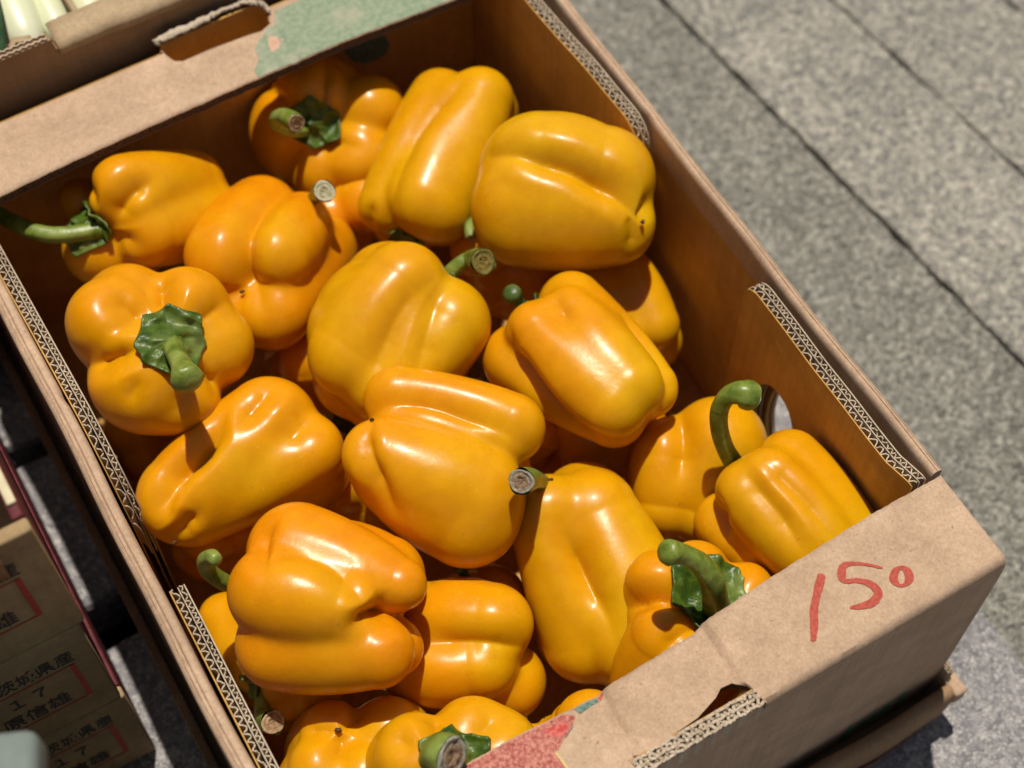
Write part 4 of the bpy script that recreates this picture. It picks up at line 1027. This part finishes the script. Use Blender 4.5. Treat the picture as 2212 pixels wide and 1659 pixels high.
def scar(parent, px, py, z, r, key=None):
    """little dry blossom scar sitting on the skin where the line of sight meets it"""
    S, a, u, L, Rp, k, lob = FIT[key]; S, a, u = np.array(S), np.array(a), np.array(u); v = np.cross(a, u)
    d = ray_dir(px, py); d /= np.linalg.norm(d); args = (S, (a, u, v, L), Rp, lob, k)
    t0 = np.linalg.norm(S - CAM_C) - .12
    t = trace((CAM_C + d * t0)[None], d[None], args, .25, 80)[0]
    p = CAM_C + d * (t0 + t)
    rs = random.Random(int(px)); V, F = [], []
    n = 10
    e1 = np.cross(d, [0, 0, 1]); e1 /= np.linalg.norm(e1); e2 = np.cross(d, e1)
    for i, (rr_, h) in enumerate(((1, .0004), (.75, -.0005), (.35, -.0011), (.1, -.0006))):
        for j in range(n):
            t_ = 6.2832 * j / n; q = r * PXM * rr_ * (1 + .25 * rs.gauss(0, 1)); V.append(p + d * h + q * (math.cos(t_) * e1 + .7 * math.sin(t_) * e2) - np.array(parent.location))
    for i in range(3):
        for j in range(n): F.append((i * n + j, i * n + (j + 1) % n, (i + 1) * n + (j + 1) % n, (i + 1) * n + j))
    F.append(tuple(3 * n + j for j in range(n)))
    return from_pydata('blossom_scar', V, F, M['scar'], parent, smooth=True)

HID = 'yellow pepper of the lower layer, glimpsed in the gaps between the upper peppers'
LAB = {
 'P1': ('shaded pepper at the back under the far flange, with short hooked green stem', 1),
 'P2': ('long upright pepper near the far right corner, two lobed tips towards the far wall', 3),
 'P3': ('large pepper lying crosswise against the right wall, with one long curved groove', 0),
 'P4': ('pepper in the far left corner with very long green stem reaching the left rim', 1),
 'P5': ('orange tinted pepper with a round pale cut stem end on its upper right', 2),
 'P6': ('bright yellow pepper in the centre with broad highlights, green stem pointing to upper right', 3),
 'P7': ('star shaped pepper by the left wall, crinkled green calyx and stem facing up', 1),
 'P8': ('long pepper lying diagonally below the star shaped one, no stem visible', 1),
 'P9': ('big pepper on top in the middle, grey cut stem end at its right side', 1),
 'P10': ('smooth pepper right of centre, side lobe on its left, rounded dark stem tip', 1),
 'P11': ('half shaded pepper against the right wall, squeezed behind the smooth upright one', 3),
 'P12': ('long yellow pepper standing in the front middle, right of the grey cut stem', 3),
 'P13': ('shaded pepper lying lengthwise in the front, notch between two lobes at its right end', 1),
 'P14': ('big orange tinted pepper at front left with green stem curling up to the left', 2),
 'P15': ('pepper at the bottom edge of the picture with a small dark blossom scar, no stem', 3),
 'P16': ('pepper at the pink printed part of the front flange, thick green stem knob', 3),
 'P17': ('pepper behind the tall hooked stem near the handle hole of the right wall', 3),
 'P18': ('bright pepper in the front right corner with a tall hooked green stem and ribbed back', 3),
 'P19': ('pepper half under the front flange, leafy calyx and stem arched to the left', 1),
 'P20': ('pepper squeezed between the left wall and the orange tinted one with curled stem', 3),
 'P21': ('buried pepper whose stem with round tan cut end shows at the front left wall', 1),
 'P22': ('pepper showing as a wedge at the front flange, right of the green stem knob', 3),
 'P23': ('shaded pepper under the diagonal one at the left wall, only its lower lobe visible', 2),
 'P24': ('shaded pepper showing in the gap between the diagonal one and the big middle one', 2),
 'P25': ('dark shaded pepper seen behind the two stems in the middle of the box', 2),
 'P26': ('dark orange pepper low in the gap right of the star shaped one', 2),
 'P27': ('shaded pepper directly beneath the star shaped one, by the left wall', 1),
 'P28': ('dark pepper deep in the gap below the smooth upright one', 2),
 'P29': ('sliver of a pepper showing right of the big middle one', 2),
 'P30': ('shaded pepper low in the gap between the pale cut stem and the long upright one', 2),
 'P32': ('dark pepper in the shade left of the half shaded one by the right wall', 2),
 'P31': ('dark pepper deep below the notched one at the front', 2)}
GROUP = 'yellow peppers piled in the cardboard box'
BIG = {'P1', 'P2', 'P3', 'P4', 'P5', 'P6', 'P7', 'P8', 'P9', 'P10', 'P12', 'P13', 'P14', 'P15', 'P16', 'P17', 'P18', 'P19'}
PARGS, POBJ = {}, {}
for i, key in enumerate(FIT):
    S, a, u, L, Rp, k, lob = FIT[key]
    c = np.array(S) + np.array(a) * L * .5
    p = empty('yellow_pepper', (float(c[0]), float(c[1]), float(c[2]) - Rp * .9))
    tag(p, LAB[key][0], 'pepper', GROUP)
    o, args = pepper_body(key, PEP[LAB[key][1]], (196, 144) if key in BIG else (72, 54), p, i + 3)
    PARGS[key] = args; POBJ[key] = p
CAL = {'P7': (.0165, 8, 1, 'calyx'), 'P19': (.0175, 7, 5, 'calyx'), 'P16': (.0150, 6, 3, 'calyx'), 'P4': (.0120, 6, 4, 'calyx'), 'P1': (.0125, 6, 6, 'calyx'),
       'P5': (.010, 6, 7, 'calyx'), 'P6': (.0095, 6, 8, 'calyx'), 'P9': (.010, 6, 9, 'calyx'), 'P10': (.009, 6, 10, 'calyx'), 'P14': (.0095, 6, 11, 'calyx'),
       'P18': (.010, 6, 12, 'calyx'), 'P3': (.009, 6, 13, 'calyx'), 'P21': (.009, 6, 14, 'calyx'), 'P13': (.009, 6, 15, 'calyx'), 'P2': (.009, 6, 16, 'calyx')}
for key, (Rc, nc, sd_, mt) in CAL.items():
    make_calyx(POBJ[key], PARGS[key], Rc, nc, sd_, M[mt], off=(-.0020, .0020) if key == 'P7' else (0, 0), curl=.0014 if key == 'P19' else .0008)
STEM = {
 'P7': ([(360, 722, -.022, 38), (363, 728, -.008, 34), (369, 738, .002, 26), (378, 762, .010, 22), (392, 790, .016, 23), (400, 808, .019, 31), (404, 818, .020, 36)], 'stem', None),
 'P9': ([(1185, 1055, -.050, 18), (1168, 1042, -.034, 19), (1152, 1035, -.020, 22), (1140, 1036, -.010, 26), (1126, 1040, -.003, 29)], 'stem', 'grey'),
 'P5': ([(655, 462, -.062, 13), (668, 440, -.044, 13), (680, 424, -.030, 16), (695, 415, -.020, 24), (701, 413, -.016, 27)], 'stem', 'pale'),
 'P6': ([(955, 612, -.038, 18), (972, 590, -.030, 19), (992, 570, -.026, 17), (1014, 558, -.024, 18), (1030, 560, -.018, 26), (1044, 565, -.010, 31)], 'stem', 'olive'),
 'P3': ([(1045, 452, -.052, 14), (1028, 462, -.048, 14), (1016, 478, -.044, 13), (1014, 495, -.042, 13), (1018, 513, -.042, 14)], 'stem', 'tan'),
 'P10': ([(1136, 672, -.042, 10), (1128, 660, -.036, 11), (1118, 648, -.032, 15), (1109, 638, -.028, 22), (1105, 633, -.026, 23)], 'stem_dark', None),
 'P4': ([(246, 498, -.036, 26), (232, 496, -.030, 27), (214, 496, -.027, 22), (160, 505, -.026, 20), (110, 507, -.026, 20), (60, 495, -.026, 20), (10, 470, -.028, 19), (-40, 440, -.024, 20), (-60, 428, -.022, 24)], 'stem', 'tan'),
 'P1': ([(668, 270, -.050, 17), (655, 284, -.040, 14), (626, 284, -.030, 14), (601, 270, -.022, 17), (598, 256, -.014, 18), (616, 252, -.008, 21), (634, 262, -.003, 24), (640, 266, -.002, 24)], 'stem', 'tan'),
 'P14': ([(572, 1270, -.040, 18), (556, 1270, -.036, 19), (530, 1269, -.032, 19), (498, 1262, -.026, 18), (466, 1246, -.018, 18), (446, 1226, -.010, 18), (444, 1210, -.003, 17), (456, 1202, .003, 16), (466, 1208, .006, 14)], 'stem', None),
 'P18': ([(1592, 1010, -.040, 22), (1582, 996, -.036, 22), (1566, 968, -.028, 20), (1554, 930, -.018, 20), (1553, 890, -.008, 20), (1568, 860, .000, 20), (1590, 850, .003, 25), (1608, 852, .003, 31), (1621, 855, .001, 33)], 'stem', 'pale'),
 'P19': ([(1552, 1322, -.036, 34), (1546, 1302, -.022, 29), (1542, 1272, -.010, 27), (1534, 1245, -.001, 26), (1512, 1218, .006, 23), (1485, 1202, .011, 21), (1460, 1194, .015, 23), (1444, 1193, .018, 27)], 'stem', None),
 'P16': ([(1002, 1690, -.034, 26), (994, 1672, -.024, 30), (976, 1652, -.013, 36), (956, 1640, -.004, 40), (950, 1634, .003, 41), (962, 1630, .008, 42), (976, 1634, .010, 40)], 'stem', 'grey'),
 'P21': ([(562, 1470, -.080, 17), (566, 1492, -.076, 17), (567, 1520, -.072, 17), (568, 1545, -.067, 19), (578, 1558, -.060, 24), (590, 1560, -.054, 27)], 'stem', 'tan'),
 'P29': ([(1040, 820, -.075, 12), (1034, 810, -.066, 16), (1028, 802, -.060, 21)], 'stem_dark', 'olive'),
 'P13': ([(1010, 1250, -.060, 10), (1000, 1236, -.056, 11), (992, 1228, -.052, 14)], 'stem_dark', None),
 'P26': ([(760, 930, -.080, 16), (735, 912, -.074, 18), (712, 902, -.070, 20)], 'stem_dark', 'olive'),
}
for i, (key, (pts, mt, cut)) in enumerate(STEM.items()):
    make_stem(POBJ[key], pts, M[mt], cut, i + 1)
for key, px, py, r in (('P3', 1388, 480, 7), ('P5', 523, 630, 6), ('P15', 730, 1577, 8), ('P9', 803, 906, 5), ('P8', 377, 1172, 6), ('P12', 1190, 1036, 7)):
    scar(POBJ[key], px, py, 0, r, key)

# ------------------------------------------------------------------ small scrap of paper between the peppers
p0 = at(585, 766, -.066)
sc = from_pydata('paper_scrap', [p0 + np.array(q) for q in ((-.004, -.0015, 0), (.005, .0, .001), (.0045, .002, .0016), (-.002, .0018, .001), (-.004, -.0015, -.0004), (.005, 0, .0006), (.0045, .002, .0012), (-.002, .0018, .0006))], [(0, 1, 2, 3), (7, 6, 5, 4), (0, 4, 5, 1), (1, 5, 6, 2), (2, 6, 7, 3), (3, 7, 4, 0)], M['liner'])
tag(sc, 'tiny white scrap of paper in the gap right of the star shaped pepper', 'paper scrap')

# ------------------------------------------------------------------ stacked crates at the left
def mat_simple(name, c, r=.8):
    m, nt, b = new_mat(name, r, .25); v = coords(nt)
    f = noise(nt, v, 120, 4, .6)
    nt.links.new(ramp(nt, f, [(.3, tuple(x * .88 for x in c)), (.7, tuple(min(1, x * 1.1) for x in c))]), b.inputs['Base Color'])
    bump(nt, b, f, .25, .0006)
    return m
M['crate'] = mat_card('printed_crate_board', (.33, .235, .125), (.40, .29, .155), 300)
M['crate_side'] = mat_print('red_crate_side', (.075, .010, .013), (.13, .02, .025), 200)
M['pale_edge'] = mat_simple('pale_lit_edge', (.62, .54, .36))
SY, SX = .164, -.1778
levels = [(-.1645, -.0885, 0.0), (-.0880, -.0035, -.0015), (-.0030, .0830, .0015)]
LABS = ['bottom crate of the stack left of the pepper box, standing on the granite',
        'middle crate of the stack left of the pepper box, whole red frame in view',
        'top crate of the stack left of the pepper box, with standing flap']
for i, (z0, z1, dx) in enumerate(levels):
    cr = empty('produce_crate', (SX - .12, SY + .17, z0))
    tag(cr, LABS[i], 'crate', 'printed crates stacked beside the pepper box')
    X1 = SX + dx; X0 = X1 - .24; Y1 = SY + .34
    def cp(o): adopt(cr, o); return o
    fw = cp(box('end_wall', (X0, SY, z0), (X1, SY + .006, z1), M['crate'], None, .0012))
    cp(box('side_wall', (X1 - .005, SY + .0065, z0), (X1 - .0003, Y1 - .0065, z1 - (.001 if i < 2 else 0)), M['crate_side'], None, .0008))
    cp(box('side_wall', (X0, SY + .0065, z0), (X0 + .005, Y1 - .0065, z1), M['crate'], None, .0008))
    cp(box('end_wall', (X0, Y1 - .006, z0), (X1, Y1, z1), M['crate'], None, .0012))
    cp(box('crate_floor', (X0 + .0055, SY + .0065, z0), (X1 - .0055, Y1 - .0065, z0 + .004), M['crate']))
    if i < 2: cp(box('top_flap', (X0 + .002, SY + .0005, z1 - .0042), (X1 - .0055, SY + .07, z1 - .0005), M['crate'], None, .001))
    # printed face
    yf = SY - .0003
    zf1, zf0 = (-.033, -.068) if i == 1 else ((-.111, -.147) if i == 0 else (.055, .021))
    xr_ = -.1885
    def flat(nm, xa, xb, za, zb, mt, lift=0):
        o = from_pydata(nm, [(xa, yf - lift, za), (xb, yf - lift, za), (xb, yf - lift, zb), (xa, yf - lift, zb)], [(0, 1, 2, 3)], mt); o.parent = fw; return o
    flat('frame_print', X0 + .02, xr_, zf1 - .0009, zf1, M['crate_red']); flat('frame_print', X0 + .02, xr_, zf0 - .0009, zf0, M['crate_red'])
    flat('frame_print', xr_ - .0022, xr_, zf0, zf1, M['crate_red'], .0002)
    flat('frame_print', X0 + .02, X0 + .0215, zf0, zf1, M['crate_red'], .0002)
    ex, ez = (1, 0, 0), (0, 0, 1)
    text_obj('origin_lettering', '\u8328\u57ce\u770c\u7523', .0118, M['black_ink'], (-.1870, yf, zf1 + .0035), ex, ez, fw, .00012, 'RIGHT', .70)
    text_obj('number_lettering', '\uff11\uff17', .0115, M['black_ink'], (-.2010, yf, zf1 - .0150), ex, ez, fw, .00012, 'RIGHT', .88)
    text_obj('grower_lettering', '\u539f\u4fe1\u96c4', .0125, M['black_ink'], (-.1965, yf, zf0 + .0035), ex, ez, fw, .00012, 'RIGHT', .80)
    text_obj('small_lettering', '\u7523', .0085, M['black_ink'], (-.2165, yf, zf0 - .0115), ex, ez, fw, .0002, 'RIGHT', 1.0)
    if i == 2:      # wide brown end flap folded over the top, and the pale lit rim on the side wall
        V = []; F = []
        for k in range(13):
            x = X0 + .01 + (X1 - .0145 - X0 - .01) * k / 12
            s_ = .0012 * math.sin(k * .9)
            for (y, z) in ((SY - .0015, z1 - .020), (SY - .0045, z1 - .006), (SY - .0040, z1 + .010), (SY + .004, z1 + .045), (SY + .012, z1 + .080), (SY + .016, z1 + .079), (SY + .008, z1 + .044), (SY + .0005, z1 + .010), (SY - .0008, z1 - .006)):
                V.append((x - max(0, z - z1) * .12, y + s_, z))
        for k in range(12):
            for e in range(9): F.append((k * 9 + e, k * 9 + (e + 1) % 9, k * 9 + 9 + (e + 1) % 9, k * 9 + 9 + e))
        F.append(tuple(range(9))); F.append(tuple(108 + e for e in reversed(range(9))))
        cp(from_pydata('folded_flap', V, F, M['card_dark'], smooth=True))
        cp(box('rim_strip', (X1 - .0042, SY + .012, z1 - .0005), (X1 - .0006, SY + .070, z1 + .0018), M['pale_edge'], None, .0008))
        cp(box('rim_strip', (X1 - .0042, SY + .080, z1 - .0005), (X1 - .0006, SY + .20, z1 + .0018), M['pale_edge'], None, .0008))

# greenish white box corner in shade, out of focus at the bottom left -------------------------------------------------
M['foam'] = mat_simple('shade_toned_foam', (.155, .185, .17), .7)  # white foam, its colour darkened to stand for the shade on it
tip = at(18, 1604, .10)
fb = empty('foam_box', (tip[0] - .10, tip[1] - .12, .10 - .265))
tag(fb, 'shaded greenish white foam box cut by the lower left corner of the picture', 'box')
def fp(o): adopt(fb, o)
fx1, fy1 = tip[0] + .006, tip[1] - .001
ang = math.radians(-24)
def rotbox(nm, lo, hi, mt, bev):
    o = box(nm, lo, hi, mt, None, bev, 3)
    for v in o.data.vertices:
        x, y = v.co.x, v.co.y; v.co.x = fx1 + x * math.cos(ang) - y * math.sin(ang); v.co.y = fy1 + x * math.sin(ang) + y * math.cos(ang)
    fp(o); return o
rotbox('lid', (-.20, -.26, .080), (.003, .003, .10), M['foam'], .004)
rotbox('body', (-.197, -.257, GZ + .001), (0, 0, .0795), M['foam'], .003)

# ------------------------------------------------------------------ crate of leeks behind the box
lk = empty('leek_crate', (-.05, .56, GZ)); tag(lk, 'open brown cardboard crate of leeks touching the far end of the pepper box', 'crate')
def lp(o): adopt(lk, o); return o
LY = .4235
fwall = prism('end_wall', [(-.36, GZ + .001), (.075, GZ + .001), (.075, .0135), (-.0745, .0155), (-.0755, .0225), (-.36, .0225)], [], .005, M['card_dark'], ((0, LY + .0025, 0), (1, 0, 0), (0, 0, 1)))
lp(fwall)
# its cut edge, left of the folded flange
V, F = [], []
xx = np.arange(-.36, -.0765, .0005)
for k in range(2): addg(ribbon([(x, LY + .0010 + .0028 * k + .0004 * math.sin(x / .0032 * 6.28)) for x in xx], [.012] * len(xx), [.0238] * len(xx), .0006))
o = from_pydata('cut_edge', V, F, M['liner']); o.parent = fwall
V, F = [], []
for k in range(40):
    x = -.0735 + .148 * k / 39; s_ = .0005 * math.sin(k * .35) + .0002 * math.sin(k * 1.1)
    for (y, z) in ((LY - .0012, .0112), (LY - .0022, .0142), (LY - .0012, .0172), (LY + .002, .0185), (LY + .0140, .0188), (LY + .0140, .0172), (LY + .002, .0165)):
        V.append((x, y + s_ * .4, z + s_))
for k in range(39):
    for e in range(7): F.append((k * 7 + e, k * 7 + 7 + e, k * 7 + 7 + (e + 1) % 7, k * 7 + (e + 1) % 7))
F.append(tuple(reversed(range(7)))); F.append(tuple(39 * 7 + e for e in range(7)))
lp(from_pydata('end_flange', V, F, M['card_tan'], smooth=True))
lp(box('side_wall', (-.36, LY + .0055, GZ + .001), (-.355, .80, .0), M['card_dark'], None, .001))
lp(box('side_wall', (.070, LY + .0055, GZ + .001), (.075, .80, .0135), M['card_dark'], None, .001))
lp(box('end_wall', (-.36, .801, GZ + .001), (.075, .806, .0135), M['card_dark'], None, .001))
lp(box('bottom_panel', (-.354, LY + .006, GZ + .001), (.069, .80, GZ + .006), M['card_dark']))
# inner triangular flap
lp(prism('inner_flap', [(-.012, -.05), (.030, -.05), (.020, .008), (.012, .011), (.004, .002)], [], .004, M['card_tan'], ((-.1015, LY + .012, .006), (1, .05, 0), (0, .1, 1))))
lp(box('divider', (-.0580, LY + .016, -.12), (-.0550, .72, .008), M['card_tan'], None, .001))

def mat_leek():
    m, nt, b = new_mat('leek_skin', .35, .45)
    v = coords(nt, 'Object'); sp = nt.nodes.new('ShaderNodeSeparateXYZ'); nt.links.new(v, sp.inputs[0])
    mr = nt.nodes.new('ShaderNodeMapRange'); mr.inputs[1].default_value = -.02; mr.inputs[2].default_value = .22
    nt.links.new(sp.outputs[1], mr.inputs[0])
    c = ramp(nt, mr.outputs[0], [(0, (.70, .70, .58)), (.35, (.60, .64, .34)), (.8, (.16, .26, .07)), (1, (.05, .12, .03))])
    nt.links.new(c, b.inputs['Base Color']); return m
M['leek'] = mat_leek()
M['leek_leaf'] = mat_green('leek_leaf', (.03, .09, .04), (.07, .16, .07), .45)
LEEK_LABELS = ['thick white leek shank at the far left of the crate, in the top left corner',
               'yellowish white leek shank beside the cardboard divider, top left of the picture',
               'pale green leek right of the cardboard divider in the crate',
               'leek lying at the right of the leek crate, beyond the box handle hole']
for i, (x, z, r, tilt_) in enumerate(((-.0830, .0, .0120, .10), (-.0665, -.003, .0085, .02), (-.0470, -.014, .0085, -.02), (-.018, -.03, .013, .02))):
    path = [np.array([tilt_ * t * .3, t, .004 * math.sin(t * 9)]) for t in np.linspace(0, .34, 22)]
    rad = [r * (.35 if k == 0 else (.85 if k == 1 else 1 + .1 * math.sin(k * .3))) for k in range(22)]
    V, F, _ = tube_geo(path, rad, 18, 4, .02, i)
    F.append(tuple(range(18)))
    o = from_pydata('leek', V, F, M['leek'], smooth=True)
    o.location = (x, LY + .012, z); tag(o, LEEK_LABELS[i], 'leek', 'leeks lying in the crate')
# dark leaf hanging over at the far left
V, F = [], []
for k in range(14):
    t = k / 13; w_ = .020 * (1 - .5 * t)
    c = np.array([-.1000 + .004 * math.sin(t * 3) - .008 * t, LY + .075 - .072 * t, .018 + .016 * math.sin(t * 3.1)])
    for s_ in (-1, -.5, 0, .5, 1): V.append(c + np.array([s_ * w_, .0, -.004 * abs(s_)]))
for k in range(13):
    for e in range(4): F.append((k * 5 + e, k * 5 + e + 1, k * 5 + e + 6, k * 5 + e + 5))
o = from_pydata('leek_leaf', V, F, M['leek_leaf'], smooth=True)
sm = o.modifiers.new('th', 'SOLIDIFY'); sm.thickness = .0012
tag(o, 'dark green leek leaf lying over the crate edge in the top left corner', 'leaf')

# outward normals on the closed shapes
for o in list(bpy.data.objects):
    if o.type == 'MESH' and o.name.split('.')[0] in ('stem', 'cut_end', 'folded_rim', 'tray_wall', 'torn_lip', 'leek', 'fluting', 'cut_edge', 'corner_tab', 'folded_flap', 'end_flange', 'paper_scrap') and len(o.data.polygons) < 30000 and not o.modifiers:
        bm = bmesh.new(); bm.from_mesh(o.data)
        bmesh.ops.recalc_face_normals(bm, faces=bm.faces); bm.to_mesh(o.data); bm.free()
